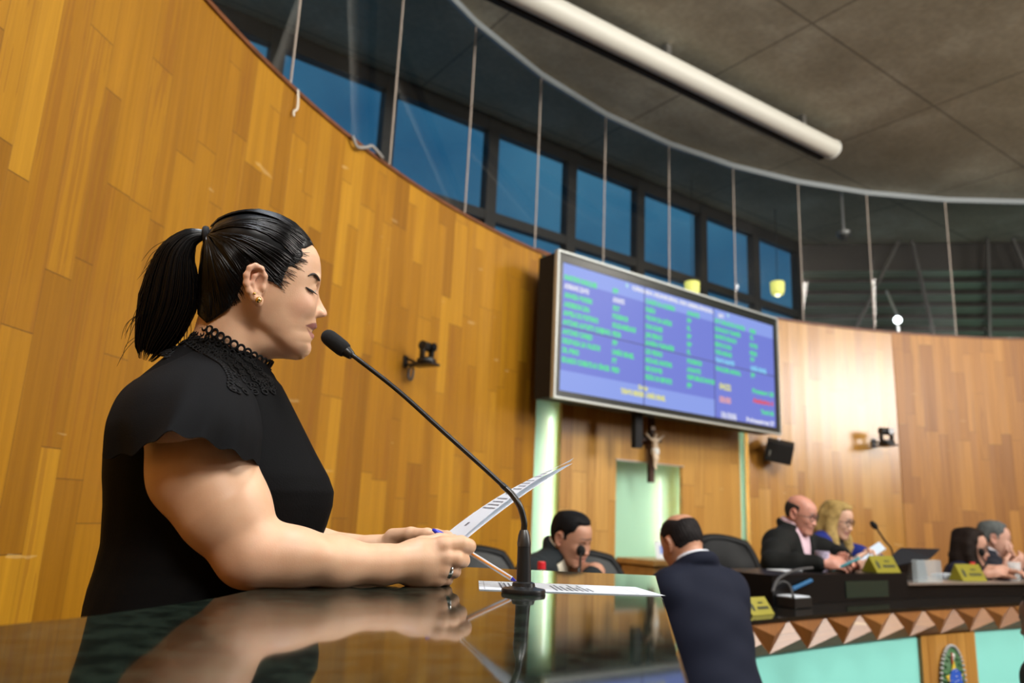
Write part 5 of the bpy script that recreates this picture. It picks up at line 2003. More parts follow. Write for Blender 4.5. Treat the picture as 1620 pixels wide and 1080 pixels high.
# black tilted monitor on its stand and acrylic box
p = cyl(1462, 905, .36)
p[2] = zB
X_, N_ = facing(dang(p))
mon = empty('touch_monitor', tuple(p), 'black tilted monitor on a squat stand seen from behind on the dais desk', 'monitor')
dist = np.linalg.norm(p[:2])
px2m = dist / F_PX
def mp_(x, y, r=.36):
    return cyl(x, y, r)
mb = MB()
tl, tr, br, bl = mp_(1425, 866, .40), mp_(1488, 868, .40), mp_(1474, 882, .30), mp_(1392, 900, .34)
nn = np.cross(tr - tl, bl - tl)
nn /= np.linalg.norm(nn)
if nn[2] > 0:
    nn = -nn
V8 = [tl, tr, br, bl] + [q_ + nn * .022 for q_ in (tl, tr, br, bl)]
mb.add(V8, [(0, 1, 2, 3), (7, 6, 5, 4), (0, 4, 5, 1), (1, 5, 6, 2), (2, 6, 7, 3), (3, 7, 4, 0)])
mb.build('panel', mat('monitor_black', (.006, .007, .011), .6, spec=.2), mon)
mb = MB()
mb.prism([(-.11, 0), (.10, 0), (.08, .10), (-.03, .14), (-.07, .11)], p + UPZ * .001 - N_ * .04, X_, UPZ, -N_, .10)
mb.build('stand', M['black'], mon)
m_acr = mat('clear_acrylic', (.50, .58, .62), .12, spec=.6, alpha=.36)
p = cyl(1468, 920, .275)
p[2] = zB + .001
mb = MB()
mb.box(p + UPZ * .055 + N_ * .0, (.235, .03, .125), np.array([X_, N_, UPZ]).T, .004)
mb.build('acrylic_box', m_acr, None, label='clear bluish acrylic box standing under the black tilted monitor', cat='box')
p = atZ(1198, 945, Z_TOP + .001)
X1, N1 = facing(dang(p))
mb = MB()
mb.box(p + UPZ * .04, (.12, .08, .08), np.array([X1, N1, UPZ]).T, .008)
mb.build('plastic_box', m_acr, None, label='cloudy clear plastic box behind the name plate nearest the navy suit', cat='box')
p = atZ(1272, 962, Z_TOP + .001)
X1, N1 = facing(dang(p))
t = empty('control_box', tuple(p), 'small black box with white papers on it beside the granite edge', 'box')
mb = MB()
mb.box(p + UPZ * .022 - N1 * .05, (.135, .10, .044), np.array([X1, N1, UPZ]).T, .004)
mb.build('case', M['black'], t)
mb = MB()
mb.box(p + UPZ * .047 - N1 * .05, (.12, .09, .004), np.array([X1, N1, UPZ]).T)
mb.build('paper_slip', m_paper, t)
# cables
for pts, rad, c, lab in (([(1222, 936, .16), (1232, 915, .20), (1258, 902, .225), (1285, 898, .23)], .007, (.05, .05, .052), 'thick grey cable arching from the plastic box over the desk unit'),
                         ([(1255, 944, .10), (1249, 926, .16), (1238, 920, .19), (1226, 926, .21)], .006, (.05, .05, .052), 'short grey cable looping behind the small black box')):
    P_ = [cyl(*q_) for q_ in pts]
    mb = MB()
    mb.tube(catmull(P_, 24), rad, 8)
    mb.build('cable', mat('grey_cable_sheath', c, .5), None, True, label=lab, cat='cable')
P_ = [cyl(1254, 931, .20), cyl(1268, 925, .215), cyl(1283, 918, .225)]
mb = MB()
mb.tube(catmull(P_, 12), .010, 10)
mb.build('blue_folder_strap', mat('blue_strap', (.012, .10, .24), .5), None, True, label='short blue strap lying against the black desk unit', cat='strap')
p = cyl(1241, 905, .45)
p[2] = zA + .0015
X1, N1 = facing(dang(p))
mb = MB()
mb.box(p, (.16, .10, .003), np.array([X1, N1, UPZ]).T)
mb.build('note_paper', m_paper, None, label='white note paper on the black desk unit before the man in the pink shirt', cat='paper')

# desk gooseneck behind the monitor
p0 = cyl(1412, 873, .52)
p0[2] = zB
t = empty('gooseneck_microphone', tuple(p0), 'thin gooseneck microphone rising behind the black tilted monitor', 'microphone')
mb = MB()
mb.lathe([(.03, 0), (.03, .01), (.012, .02), (.010, .06)], p0)
mb.build('base', M['black'], t)
mb = MB()
mb.tube(catmull([p0 + UPZ * .06, cyl(1411, 870, .52), cyl(1400, 855, .50), cyl(1385, 833, .48)], 20), .0055, 8)
mb.build('neck', M['black'], t, True)
mb = MB()
e0, e1 = cyl(1386, 835, .48), cyl(1379, 826, .48)
mb.tube([e0, e0 * .5 + e1 * .5, e1], [.012, .018, .012], 12)
mb.build('foam_windscreen', M['rubber'], t, True)

# bottles with red caps, patterned cup, drinking glass
def bottle(p, label, hs=1.):
    t = empty('water_bottle', tuple(p), label, 'bottle', 'bottles with red caps')
    mb = MB()
    mb.lathe([(.030, 0), (.032, .01), (.032, .13 * hs), (.024, .155 * hs), (.013, .175 * hs), (.013, .185 * hs)], p, n=20)
    mb.build('bottle_body', mat('clear_bottle', (.6, .66, .68), .08, alpha=.35), t, True)
    mb = MB()
    mb.lathe([(.015, .185 * hs - .005), (.0155, .185 * hs - .001), (.0155, .185 * hs + .020), (.013, .185 * hs + .023)], p, n=20)
    mb.build('cap', mat('red_cap', (.62, .02, .03), .4), t)
p = atY(857, 888, 3.02)
bottle(np.array([p[0], p[1], Z_TOP]), 'water bottle with a red cap in front of the man in the grey suit', max(.2, (p[2] - Z_TOP - .023) / .185))
p = cyl(1538, 889, .42)
bottle(np.array([p[0], p[1], zB]), 'water bottle with a red cap behind the right-hand name plate', max(.2, (p[2] - zB - .023) / .185))
p = cyl(1302, 908, .36)
p[2] = zA + .001
t = empty('patterned_cup', tuple(p), 'lavender patterned cup by the hands of the man in the pink shirt', 'cup')
mb = MB()
mb.lathe([(.026, 0), (.030, .02), (.036, .10), (.033, .10), (.027, .02)], p, n=20)
weighted(mb.build('cup_wall', mat('lavender_pattern', (.42, .38, .52), .4, noise=.5, nscale=90), t), 40)
p = cyl(1606, 912, .36)
p[2] = zB + .001
mb = MB()
mb.lathe([(.030, 0), (.038, .11), (.035, .11), (.028, .008)], p, n=20)
mb.build('drinking_glass', mat('clear_tumbler', (.75, .78, .80), .05, alpha=.35), None, True, label='clear drinking glass at the far right end of the dais desk', cat='glass')
p = cyl(1500, 905, .44)
p[2] = zB + .001
X1, N1 = facing(dang(p))
mb = MB()
for i in range(7):
    mb.box(p + X1 * (random.uniform(-.05, .05)) + UPZ * (.004 + .004 * i), (.13, .09, .003), (Matrix(np.array([X1, N1, UPZ]).T.tolist()) @ Matrix.Rotation(random.uniform(-.4, .4), 3, 'Z')))
mb.build('paper_stack', m_paper, None, label='loose stack of white papers beside the acrylic box', cat='paper')

# ---------------------------------------------------------------- chairs
m_lea = mat('black_leather', (.007, .008, .009), .5, spec=.25, bump=.3, bscale=60)
m_mesh = mat('woven_black_back', (.022, .026, .027), .5, bump=.9, bscale=45)
def chair(name, loc, rz, label, woven=False, hb=.62, wb=.50, group='office chairs on the platform'):
    """faces local +x"""
    t = empty(name, tuple(loc), label, 'chair', group, rz=rz)
    k_ = dict(local=True)
    mb = MB()
    G = []
    for i in range(13):
        s_ = -1 + i / 6
        row = []
        for j in range(15):
            v_ = j / 14
            w_ = wb / 2 * (1 - .25 * max(0, v_ - .62) ** 2 / .1444 * .9) * (.82 + .18 * min(1, v_ * 3))
            row.append(np.array([-.21 - .06 * v_ + .05 * s_ * s_ + .03 * math.sin(v_ * PI * 1.2), s_ * w_, .52 + hb * (v_ - .06 * s_ * s_ * max(0, v_ - .5) * 2)]))
        G.append(row)
    mb.grid(G)
    mb.grid([[q_ + np.array([-.05, 0, 0]) for q_ in r] for r in G])
    for e in (0, -1):
        mb.grid([G[e], [q_ + np.array([-.05, 0, 0]) for q_ in G[e]]])
    mb.grid([[r[0] for r in G], [r[0] + np.array([-.05, 0, 0]) for r in G]])
    mb.grid([[r[-1] for r in G], [r[-1] + np.array([-.05, 0, 0]) for r in G]])
    weighted(mb.build('backrest', m_mesh if woven else m_lea, t, **k_), 50)
    rim = [np.array(q_) + np.array([-.025, 0, 0]) for q_ in G[0]] + [r[-1] + np.array([-.025, 0, 0]) for r in G[1:-1]] + [np.array(q_) + np.array([-.025, 0, 0]) for q_ in G[-1][::-1]]
    mb = MB()
    mb.tube(rim, .030, 10)
    mb.build('back_rim', m_lea, t, True, **k_)
    mb = MB()
    mb.box((.02, 0, .475), (.48, .50, .09), None, .035)
    weighted(mb.build('seat', m_lea, t, **k_), 40)
    for sg in (1, -1):
        mb = MB()
        mb.tube(catmull([(-.20, sg * .27, .50), (-.18, sg * .285, .66), (-.05, sg * .285, .70), (.14, sg * .285, .69), (.16, sg * .28, .62), (.10, sg * .27, .48)], 20), .020, 8)
        mb.build('armrest', M['black'], t, True, **k_)
    mb = MB()
    mb.tube([(0, 0, .08), (0, 0, .43)], .028, 12)
    mb.build('post', M['steel'], t, True, **k_)
    for i in range(5):
        a = 2 * PI * i / 5
        mb = MB()
        mb.tube([(0, 0, .095), (.16 * math.cos(a), .16 * math.sin(a), .085), (.29 * math.cos(a), .29 * math.sin(a), .06)], [.028, .022, .016], 8)
        mb.sph((.29 * math.cos(a), .29 * math.sin(a), .029), .0285, 10)
        mb.build('leg', M['black'], t, True, **k_)
    return t
def child_copy(o, loc, rz, label):
    r = o.copy()
    COL.objects.link(r)
    r.location, r.rotation_euler = loc, (0, 0, rz)
    r['label'] = label
    for c in list(o.children):
        d_ = c.copy()
        COL.objects.link(d_)
        d_.parent = r
    return r
hall = lambda x, y: math.atan2(DCY - y, DCX - x)
def cpos(px, Y):
    p = atY(px, 850, Y)
    return (float(p[0]), float(p[1]), 0.)
W1 = chair('office_chair', cpos(992, 4.15), hall(.45, 4.15) + .1, 'woven black chair back just right of the man in the grey suit', True, hb=.43)
child_copy(W1, cpos(812, 4.1), hall(0, 4.0) + .1, 'woven black chair back just left of the man in the grey suit')
L1c = chair('office_chair', cpos(1183, 4.72), hall(1.3, 4.4) - .25, 'black leather chair between the navy suit and the man in the pink shirt', False, hb=.535, wb=.48)
child_copy(L1c, cpos(1140, 5.45), hall(1.3, 4.9) + .1, 'black leather chair half hidden behind the empty leather chair')

# ---------------------------------------------------------------- wooden cabinet and card below the niche
cb = P0 + PX * (nx0 + (nx1 - nx0) * .62) + PN * .22
zc = atplane(1020, 884, P0 + PN * .40, PN)[2]
wc = (nx1 - nx0) * 1.25
RC = np.array([PX, PN, UPZ]).T
cab = empty('wood_cabinet', (cb[0], cb[1], 0.), 'low pale wooden cabinet under the green niche behind the dais', 'cabinet')
mb = MB()
mb.box(cb + UPZ * (zc - .06) / 2, (wc - .06, .34, zc - .062), RC, .003)
m_cab = mat('pale_cabinet_wood', (.50, .28, .09), .4, noise=.15, nscale=14)
mb.build('cabinet_body', m_cab, cab)
mb = MB()
mb.box(cb + UPZ * (zc - .03), (wc, .40, .04), RC, .004)
mb.build('cabinet_top', m_cab, cab)
for sg in (1, -1):
    mb = MB()
    mb.box(cb + PX * sg * wc * .235 + PN * .175 + UPZ * (zc * .48), (wc * .44, .018, zc * .78), RC, .003)
    dr = mb.build('door', m_cab, cab)
    mb = MB()
    mb.tube([cb + PX * sg * .05 + PN * .20 + UPZ * (zc * .5), cb + PX * sg * .05 + PN * .20 + UPZ * (zc * .5 + .10)], .006, 8)
    mb.build('handle', M['steel'], dr)
cp = atplane(1046, 880, cb + PN * .05, PN)
cp[2] = zc - .009
t = empty('desk_card', tuple(cp), 'small white and blue card standing on the pale cabinet', 'card')
mb = MB()
mb.box(cp + UPZ * .068, (.125, .004, .13), RC @ np.array([[1, 0, 0], [0, 1, -.15], [0, .15, 1]]))
mb.build('card', m_paper, t)
mb = MB()
mb.box(cp + UPZ * .07 + PN * .004 + PX * .01, (.06, .002, .06), RC @ np.array([[1, 0, 0], [0, 1, -.15], [0, .15, 1]]))
mb.build('blue_print', mat('card_blue', (.25, .35, .75), .5), t)

# ---------------------------------------------------------------- crucifix hanging before the panel
def xp(x, y, d=.06):
    return atplane(x, y, P0 + PN * d, PN)
c_top, c_bot = xp(1034, 668), xp(1027, 763)
cz0, cz1 = c_bot[2], c_top[2] + .10
cc = (c_bot + c_top) / 2
cx0 = P0 + PX * float((cc - P0) @ PX)
cru = empty('crucifix', (float(cx0[0]), float(cx0[1]), float(cz0)), 'dark wooden crucifix with a pale figure hanging under the wall display', 'crucifix')
m_cr = mat('crucifix_wood', (.05, .022, .014), .4, noise=.2, nscale=30)
mb = MB()
beam = cx0 + PN * .055
mb.box(beam + UPZ * (cz0 + cz1) / 2, (.048, .04, cz1 - cz0), RC, .003)
za = (xp(1012, 692)[2] + xp(1046, 700)[2]) / 2 + .01
mb.box(beam + UPZ * za, (.215, .038, .042), RC, .003)
mb.box(cx0 + PN * .025 + UPZ * (za - .03), (.04, .03, .10), RC)
mb.build('cross', m_cr, cru)
fo = beam + PN * .045
K_ = .80
def fp(x, z, d=0.):
    return fo + PX * x * K_ + UPZ * (za + z * K_) + PN * d
Vx = Vox(fp(0, 0) - np.array([.22, .22, .36]), fp(0, 0) + np.array([.22, .22, .12]), .0035)
Vx.ell(fp(.004, .035), (.018, .018, .023), None, .004)
for sg in (1, -1):
    Vx.chain([fp(0, -.012), fp(sg * .045, -.012), fp(sg * .085, .014), fp(sg * .125, .040)], [.013, .0105, .0085, .0065], .008)
    Vx.sph = None
    Vx.ell(fp(sg * .130, .045), (.009, .008, .008), None, .004)
    Vx.chain([fp(sg * .012, -.125), fp(sg * .016, -.20, .012), fp(sg * .006, -.275, 0.)], [.020, .0155, .0095], .006)
    Vx.cap(fp(sg * .005, -.275), fp(sg * .004, -.305, .012), .009, .008, .005)
Vx.chain([fp(0, .012), fp(0, -.02), fp(0, -.07), fp(0, -.125)], [.011, .025, .021, .021], .010)
xv, xf = Vx.mesh()
corp = link(np_mesh('figure', [(xv, xf)]), 'figure', mat('ivory_figure', (.72, .58, .42), .45), cru, True)
mb = MB()
mb.tube([fp(0, -.095), fp(.004, -.115), fp(.004, -.145), fp(.006, -.165)], [.030, .034, .035, .028], 16, True, .85)
mb.build('loincloth', M['pearl'], cru, True)
mb = MB()
mb.box(fp(0, .115, -.02), (.05, .006, .03), RC)
mb.build('titulus', M['steel'], cru)

# ---------------------------------------------------------------- PTZ cameras and loudspeaker on the wall
def wall_hit(px, py):
    d = ray(px, py)
    o = CAM_P[:2] - np.array([CX, CY])
    a, b, c = d[0] ** 2 + d[1] ** 2, 2 * (o @ d[:2]), o @ o - RW ** 2
    t = (-b + math.sqrt(b * b - 4 * a * c)) / (2 * a)
    p = CAM_P + d * t
    n_ = np.array([CX - p[0], CY - p[1], 0])
    n_ /= np.linalg.norm(n_)
    return p, n_, np.array([n_[1], -n_[0], 0]) * -1
def ptz(px, py, sc, label, ring=True):
    p, n_, tx = wall_hit(px, py)
    if tx @ CAM_R[:, 0] < 0:
        tx = -tx
    R_ = np.array([tx, n_, UPZ]).T
    t = empty('ptz_camera', tuple(p), label, 'camera')
    mb = MB()
    mb.box(p + n_ * .007 * sc + UPZ * .03 * sc, (.05 * sc, .012 * sc, .09 * sc), R_, .002)
    mb.build('wall_plate', M['black'], t)
    mb = MB()
    mb.tube([p + n_ * .012 + UPZ * .055 * sc, p + n_ * .10 * sc + UPZ * .02 * sc], .010 * sc, 8)
    mb.tube([p + n_ * .012 + UPZ * .005 * sc, p + n_ * .10 * sc + UPZ * .0 * sc], .010 * sc, 8)
    mb.box(p + n_ * .19 * sc + UPZ * -.005 * sc, (.11 * sc, .20 * sc, .018 * sc), R_, .003)
    weighted(mb.build('bracket', M['black'], t), 40)
    b_ = p + n_ * .20 * sc + UPZ * .006 * sc
    mb = MB()
    mb.lathe([(.070 * sc, 0), (.074 * sc, .008 * sc), (.070 * sc, .030 * sc), (.055 * sc, .040 * sc)], b_, n=28)
    weighted(mb.build('base', M['black'], t), 40)
    for sg in (1, -1):
        mb = MB()
        mb.box(b_ + tx * sg * .056 * sc + UPZ * .085 * sc, (.020 * sc, .045 * sc, .10 * sc), R_, .006 * sc)
        weighted(mb.build('yoke_arm', M['black'], t), 40)
    h_ = b_ + UPZ * .125 * sc
    f_ = n_ * .75 + np.array([.5, -.5, -.1])
    f_ /= np.linalg.norm(f_)
    mb = MB()
    mb.tube([h_ - tx * .066 * sc, h_ + tx * .066 * sc], .036 * sc, 20)
    weighted(mb.build('head', M['black'], t), 40)
    mb = MB()
    mb.tube([h_ + tx * .02 * sc + n_ * .02 * sc, h_ + tx * .02 * sc + n_ * .055 * sc], .030 * sc, 20)
    weighted(mb.build('lens', mat('lens_black', (.01, .01, .012), .08), t), 40)
    if ring:
        mb = MB()
        mb.torus(p + n_ * .05 * sc - UPZ * .055 * sc + tx * .02 * sc, .042 * sc, .008 * sc, n_ * .4 + tx * .8, 24, 8, 1.3)
        mb.build('cable_loop', mat('blue_grey_cable', (.10, .14, .20), .5), t, True)
    return t
ptz(640, 578, .80, 'black pan-tilt camera on a bracket on the left wood wall')
ptz(1382, 706, 1.0, 'black pan-tilt camera on the bright right wood wall', False)

p, n_, tx = wall_hit(1214, 715)
spk = empty('wall_speaker', tuple(p), 'small black loudspeaker tilted down under the right corner of the display', 'loudspeaker')
R_ = np.array([tx, n_, UPZ]).T
yaw = Matrix.Rotation(.75, 3, 'Z') @ Matrix.Rotation(-.38, 3, 'X') @ Matrix.Rotation(.22, 3, 'Y')
Rs = np.array(Matrix(R_.tolist()) @ yaw)
c_ = p + n_ * .16 + UPZ * .0
mb = MB()
mb.box(c_, (.24, .15, .19), Rs, .012)
weighted(mb.build('cabinet', M['matte_black'], spk), 40)
mb = MB()
mb.box(c_ + Rs @ np.array([0, .077, 0]), (.215, .006, .165), Rs, .002)
mb.build('grille', mat('speaker_grille', (.013, .013, .014), .6, bump=.6, bscale=800), spk)
mb = MB()
mb.box(c_ + Rs @ np.array([-.08, .081, -.01]), (.010, .003, .05), Rs)
mb.build('badge', M['silver'], spk)
mb = MB()
mb.tube([p + UPZ * .06 + n_ * .002, c_ + UPZ * .05], .014, 8)
mb.tube([c_ + UPZ * .09, c_ + UPZ * .125], .008, 8)
mb.build('bracket', M['steel'], spk)
# ================================================================ THE OTHER PEOPLE
H_SHORT = [hc(*q_)[:2] for q_ in ((540, 30), (1270, 30), (1262, 200), (1238, 262), (1200, 226), (1140, 222), (1122, 270), (1108, 330), (1040, 360), (1005, 400), (1000, 470), (965, 470), (945, 400), (925, 365), (880, 348), (838, 362), (812, 420), (800, 520), (760, 600), (700, 655), (600, 660), (540, 500))]
H_BALD = [hc(*q_)[:2] for q_ in ((540, 235), (640, 215), (760, 235), (880, 262), (990, 300), (1010, 360), (985, 440), (955, 430), (940, 380), (900, 348), (845, 355), (812, 420), (800, 520), (760, 610), (700, 660), (600, 670), (540, 500))]
H_RING = [hc(*q_)[:2] for q_ in ((540, 150), (640, 150), (700, 175), (790, 150), (900, 130), (1010, 160), (1075, 230), (1085, 310), (1010, 360), (985, 440), (955, 430), (940, 380), (900, 348), (845, 355), (812, 420), (800, 520), (760, 610), (700, 660), (600, 670), (540, 500))]

def hand(V, w, d, n, curl=.6, sc=1., right=True):
    d = np.asarray(d, float)
    d = d / np.linalg.norm(d)
    n = np.asarray(n, float)
    n = n - d * (n @ d)
    n = n / np.linalg.norm(n)
    s_ = np.cross(d, n) * (1 if right else -1)
    R_ = np.array([d, n, s_])
    V.cap(w, w + d * .05 * sc, .026 * sc, .026 * sc, .012)
    V.ell(w + d * .052 * sc, (.048 * sc, .017 * sc, .039 * sc), R_, .012)
    for i, (o_, L_, r_) in enumerate(((.030, .042, .0098), (.010, .047, .0102), (-.010, .043, .0098), (-.029, .034, .0086))):
        p = w + d * (.086 - .006 * abs(i - 1)) * sc + s_ * o_ * sc
        a = curl * (.6 + .12 * i)
        pts = [w + d * .05 * sc + s_ * o_ * .7 * sc, p]
        for k_, f_ in enumerate((1., .68, .52)):
            p = p + (d * math.cos(a) + n * math.sin(a)) * L_ * f_ * sc
            pts.append(p)
            a += curl
        V.chain(pts, [r_ * 1.2 * sc, r_ * 1.08 * sc, r_ * sc, r_ * .9 * sc, r_ * .78 * sc], .004)
    t0 = w + d * .022 * sc + s_ * .028 * sc
    t1 = t0 + (d * .6 + s_ * .55 + n * .35) * .045 * sc
    t2 = t1 + (d * .85 + n * .45 + s_ * .05) * .036 * sc
    t3 = t2 + (d * .9 + n * .4) * .026 * sc
    V.chain([t0, t1, t2, t3], [.017 * sc, .0135 * sc, .011 * sc, .0085 * sc], .006)

def figure(label, head, yaw, pitch=10., roll=0., sc=1., byaw=None, lean=12., skin=(.60, .34, .22), hair='short', hcol=(.01, .009, .008),
           jacket=(.02, .02, .02), shirt=(.7, .7, .7), vdeep=.30, arms=None, floor=0., stand=False, glasses=None, female=False, beard=None, sho=.172, neck=(772, 795), vw=.21):
    Hh = atY(*head)
    byaw = yaw if byaw is None else byaw
    def dirs(deg):
        a = math.radians(deg)
        return np.array([math.cos(a), math.sin(a), 0]), np.array([math.sin(a), -math.cos(a), 0])
    F, W = dirs(yaw)
    p_ = math.radians(pitch)
    u, v = F * math.cos(p_) - UPZ * math.sin(p_), F * math.sin(p_) + UPZ * math.cos(p_)
    r_ = math.radians(roll)
    v, W = v * math.cos(r_) + W * math.sin(r_), W * math.cos(r_) - v * math.sin(r_)
    RH = np.array([u, v, W])
    toH = lambda P: Hh + (np.asarray(P, float) * sc) @ RH
    # ---- head
    V = Vox(lo, hi, .0030)
    V.fn(lambda a, b, c: head_field(a, b, c), lo, hi, 0)
    head_details(V, (lambda c: c, I3))
    V.ell(hc(1210, 706), (.006, .005, .019), None, .004)
    V.ell(hc(1195, 760), (.006, .0055, .017), None, .004)
    V.chain([hc(800, 560), hc(790, 720), hc(770, 860), hc(750, 1000)], [.050, .053, .056, .062], .02)
    V.ell(hc(1000, 800), (.045, .022, .042), None, .02)
    vv, ff = V.mesh()
    tn = np.tile(np.array([skin], float), (len(vv), 1))
    def bl(poly, c, amt, soft=.003):
        m_ = np.clip(-poly_sdf(vv[:, 0], vv[:, 1], [hc(*q_)[:2] for q_ in poly]) / soft + .5, 0, 1)[:, None] * amt
        return tn * (1 - m_) + np.array([c]) * m_
    tn = bl(((1150, 704), (1195, 688), (1226, 686), (1240, 700), (1236, 722), (1215, 768), (1190, 772), (1170, 735)), (.36, .12, .11) if female else (.42, .19, .15), .7)
    tn = bl(((1172, 428), (1215, 405), (1260, 412), (1260, 440), (1215, 424)), (.03, .02, .015), .8)
    tn = bl(((1176, 478), (1215, 470), (1232, 492), (1210, 508), (1180, 496)), (.06, .035, .03), .7)
    tn = bl(((850, 350), (935, 350), (935, 590), (850, 590)), (skin[0] * 1.02, skin[1] * .78, skin[2] * .75), .5, .01)
    if beard:
        tn = bl(((1010, 480), (1040, 640), (1140, 690), (1230, 660), (1250, 700), (1250, 900), (1080, 900), (960, 700), (970, 500)), beard, .45, .012)
    parts, cols = [(toH(vv), ff)], [tn]
    # ---- body frame
    Fb, Wb = dirs(byaw)
    l_a = math.radians(lean)
    ub = UPZ * math.cos(l_a) + Fb * math.sin(l_a)
    fb = Fb * math.cos(l_a) - UPZ * math.sin(l_a)
    N = toH(hc(*neck))
    C = N - ub * .075
    RB = np.array([fb, ub, Wb])
    Sh = {s_: C + Wb * (s_ * sho) - ub * .015 for s_ in (1, -1)}
    hipc = C - ub * .47 - fb * .02
    arms = arms or {}
    A = {}
    for s_ in (1, -1):
        if s_ in arms:
            el, wr, hd, hn, cu = arms[s_]
            el, wr = np.asarray(el, float), np.asarray(wr, float)
        else:
            el = Sh[s_] - ub * .26 + Wb * s_ * .06 + fb * .03
            wr = el + fb * .20 - Wb * s_ * .10 + UPZ * .05
            hd, hn, cu = fb - Wb * s_ * .3, -UPZ, .5
        A[s_] = (el, wr, hd, hn, cu)
    def torso(V, g, k=.05):
        w_ = .90 if female else 1.
        V.ell(C - ub * .15, (.115 + g, .235 + g, .178 * w_ + g), RB, k)
        V.ell(C - ub * .36, (.125 + g, .20 + g, .165 * w_ + g), RB, k)
        V.ell(hipc, (.125 + g, .14 + g, .17 + g), RB, k)
        if female:
            V.ell(C - ub * .20 + fb * .05, (.10 + g, .10 + g, .14 + g), RB, k)
        for s_ in (1, -1):
            V.cap(C - ub * .01, Sh[s_], .070 + g, .062 * w_ + g, k)
            V.cap(N - ub * .01, Sh[s_] + ub * .01, .050 + g * .6, .052 * w_ + g, k)
    # reach of the grid
    pts = np.array([C, hipc, N] + [x for s_ in (1, -1) for x in (Sh[s_], A[s_][0], A[s_][1])])
    g0, g1 = pts.min(0) - .22, pts.max(0) + .22
    kn, an = {}, {}
    for s_ in (1, -1):
        hp_ = hipc + Wb * s_ * .09
        if stand:
            kn[s_] = np.array([hp_[0] + Fb[0] * .03, hp_[1] + Fb[1] * .03, (hp_[2] + floor) / 2])
            an[s_] = np.array([hp_[0] - Fb[0] * .03, hp_[1] - Fb[1] * .03, floor + .085])
        else:
            kn[s_] = hp_ + Fb * .36 + Wb * s_ * .03
            kn[s_][2] = max(floor + .46, hp_[2] - .06)
            an[s_] = kn[s_] * 1.
            an[s_][2] = floor + .085
            an[s_] = an[s_] - Fb * .02
    # hidden core and legs, so that the body is one figure from head to foot
    gl = np.minimum(g0, np.minimum(an[1], an[-1]) - .15)
    gl[2] = floor - .02
    gh = np.maximum(g1, np.maximum(kn[1], kn[-1]) + .15)
    V = Vox(gl, gh, .012)
    torso(V, -.022)
    V.chain([toH(hc(775, 820)), N, C], [.050, .056, .07], .03)
    for s_ in (1, -1):
        hp_ = hipc + Wb * s_ * .09
        V.chain([hp_, kn[s_], an[s_]], [.075, .052, .040], .03)
        V.chain([Sh[s_], A[s_][0], A[s_][1]], [.046, .038, .028], .02)
        V.cap(an[s_] - UPZ * .04, an[s_] + Fb * .13 - UPZ * .05, .040, .030, .02)
    bv, bf = V.mesh()
    parts.append((bv, bf))
    cols.append(np.tile(np.array([skin], float), (len(bv), 1)))
    for s_ in (1, -1):
        el, wr, hd, hn, cu = A[s_]
        V = Vox(wr - .20, wr + .20, .0042)
        ax = (wr - el) / np.linalg.norm(wr - el)
        V.cap(wr - ax * .10, wr, .032, .027, .01)
        hand(V, wr, hd, hn, cu, 1.0, s_ > 0)
        a_, b2_ = V.mesh()
        parts.append((a_, b2_))
        cols.append(np.tile(np.array([skin], float), (len(a_), 1)))
    base = (float(hipc[0]), float(hipc[1]), floor)
    root = empty('person', base, label, 'person')
    link(np_mesh('body', parts, np.concatenate(cols)), 'body', M['skin'], root, True)
    # ---- shirt
    V = Vox(g0, g1 + np.array([0, 0, .06]), .0075)
    torso(V, -.004)
    V.cap(N - ub * .03, N + ub * .02, .070, .064, .02)
    V.cap(toH(hc(790, 740)), N + ub * .05, .050, .054, .0, 's')
    if not female:
        for a in np.linspace(.35, 2 * PI - .35, 22):
            q_ = N + ub * (.030 - .012 * math.cos(a)) + fb * math.cos(a) * .062 + Wb * math.sin(a) * .060
            V.ell(q_, (.012, .020, .012), RB, .006)
    sv, sf = V.mesh()
    link(np_mesh('shirt', [(sv, sf)]), 'shirt', mat('shirt_cloth', shirt, .7), root, True)
    # ---- jacket
    V = Vox(g0, g1 + np.array([0, 0, .06]), .0065)
    torso(V, .013, .04)
    for a in np.linspace(.9, 2 * PI - .9, 26):
        q_ = N + ub * (.004 - .022 * math.cos(a)) + fb * (math.cos(a) * .072 - .005) + Wb * math.sin(a) * .076
        V.ell(q_, (.015, .024, .015), RB, .012)
    for s_ in (1, -1):
        el, wr = A[s_][0], A[s_][1]
        w_ = .88 if female else 1.
        ax = (wr - el) / np.linalg.norm(wr - el)
        V.chain([Sh[s_], Sh[s_] * .5 + el * .5, el], [.074 * w_, .066 * w_, .056 * w_], .035)
        V.chain([el, el * .5 + wr * .5, wr - ax * .015], [.056 * w_, .050 * w_, .042 * w_], .02)
    def vee(x, y, z):
        q_ = [x - C[0], y - C[1], z - C[2]]
        f_ = sum(q_[i] * fb[i] for i in range(3))
        h_ = sum(q_[i] * ub[i] for i in range(3))
        s_ = sum(q_[i] * Wb[i] for i in range(3))
        return np.maximum(np.abs(s_) - (h_ + vdeep) * vw, .045 - f_)
    V.fn(vee, C - .45, C + .40, .006, 's')
    V.cap(N - ub * .05, N + ub * .14, .060, .066, .01, 's')
    # soft creases in the cloth
    def crease(x, y, z):
        return 0
    jv, jf = V.mesh()
    q_ = (jv - C)
    jv = jv + (np.sin(q_ @ (ub * 46 + fb * 20)) * np.cos(q_ @ (Wb * 24 + fb * 11)))[:, None] * .0028 * fb
    link(np_mesh('jacket', [(jv, jf)]), 'jacket', mat('jacket_cloth', jacket, .82, spec=.3, bump=.2, bscale=300), root, True)
    # ---- trousers and shoes
    V = Vox(gl, gh, .012)
    for s_ in (1, -1):
        hp_ = hipc + Wb * s_ * .09
        V.chain([hp_, kn[s_], an[s_] + UPZ * .02], [.095, .075, .062], .04)
    V.ell(hipc, (.115, .115, .155), RB, .04)
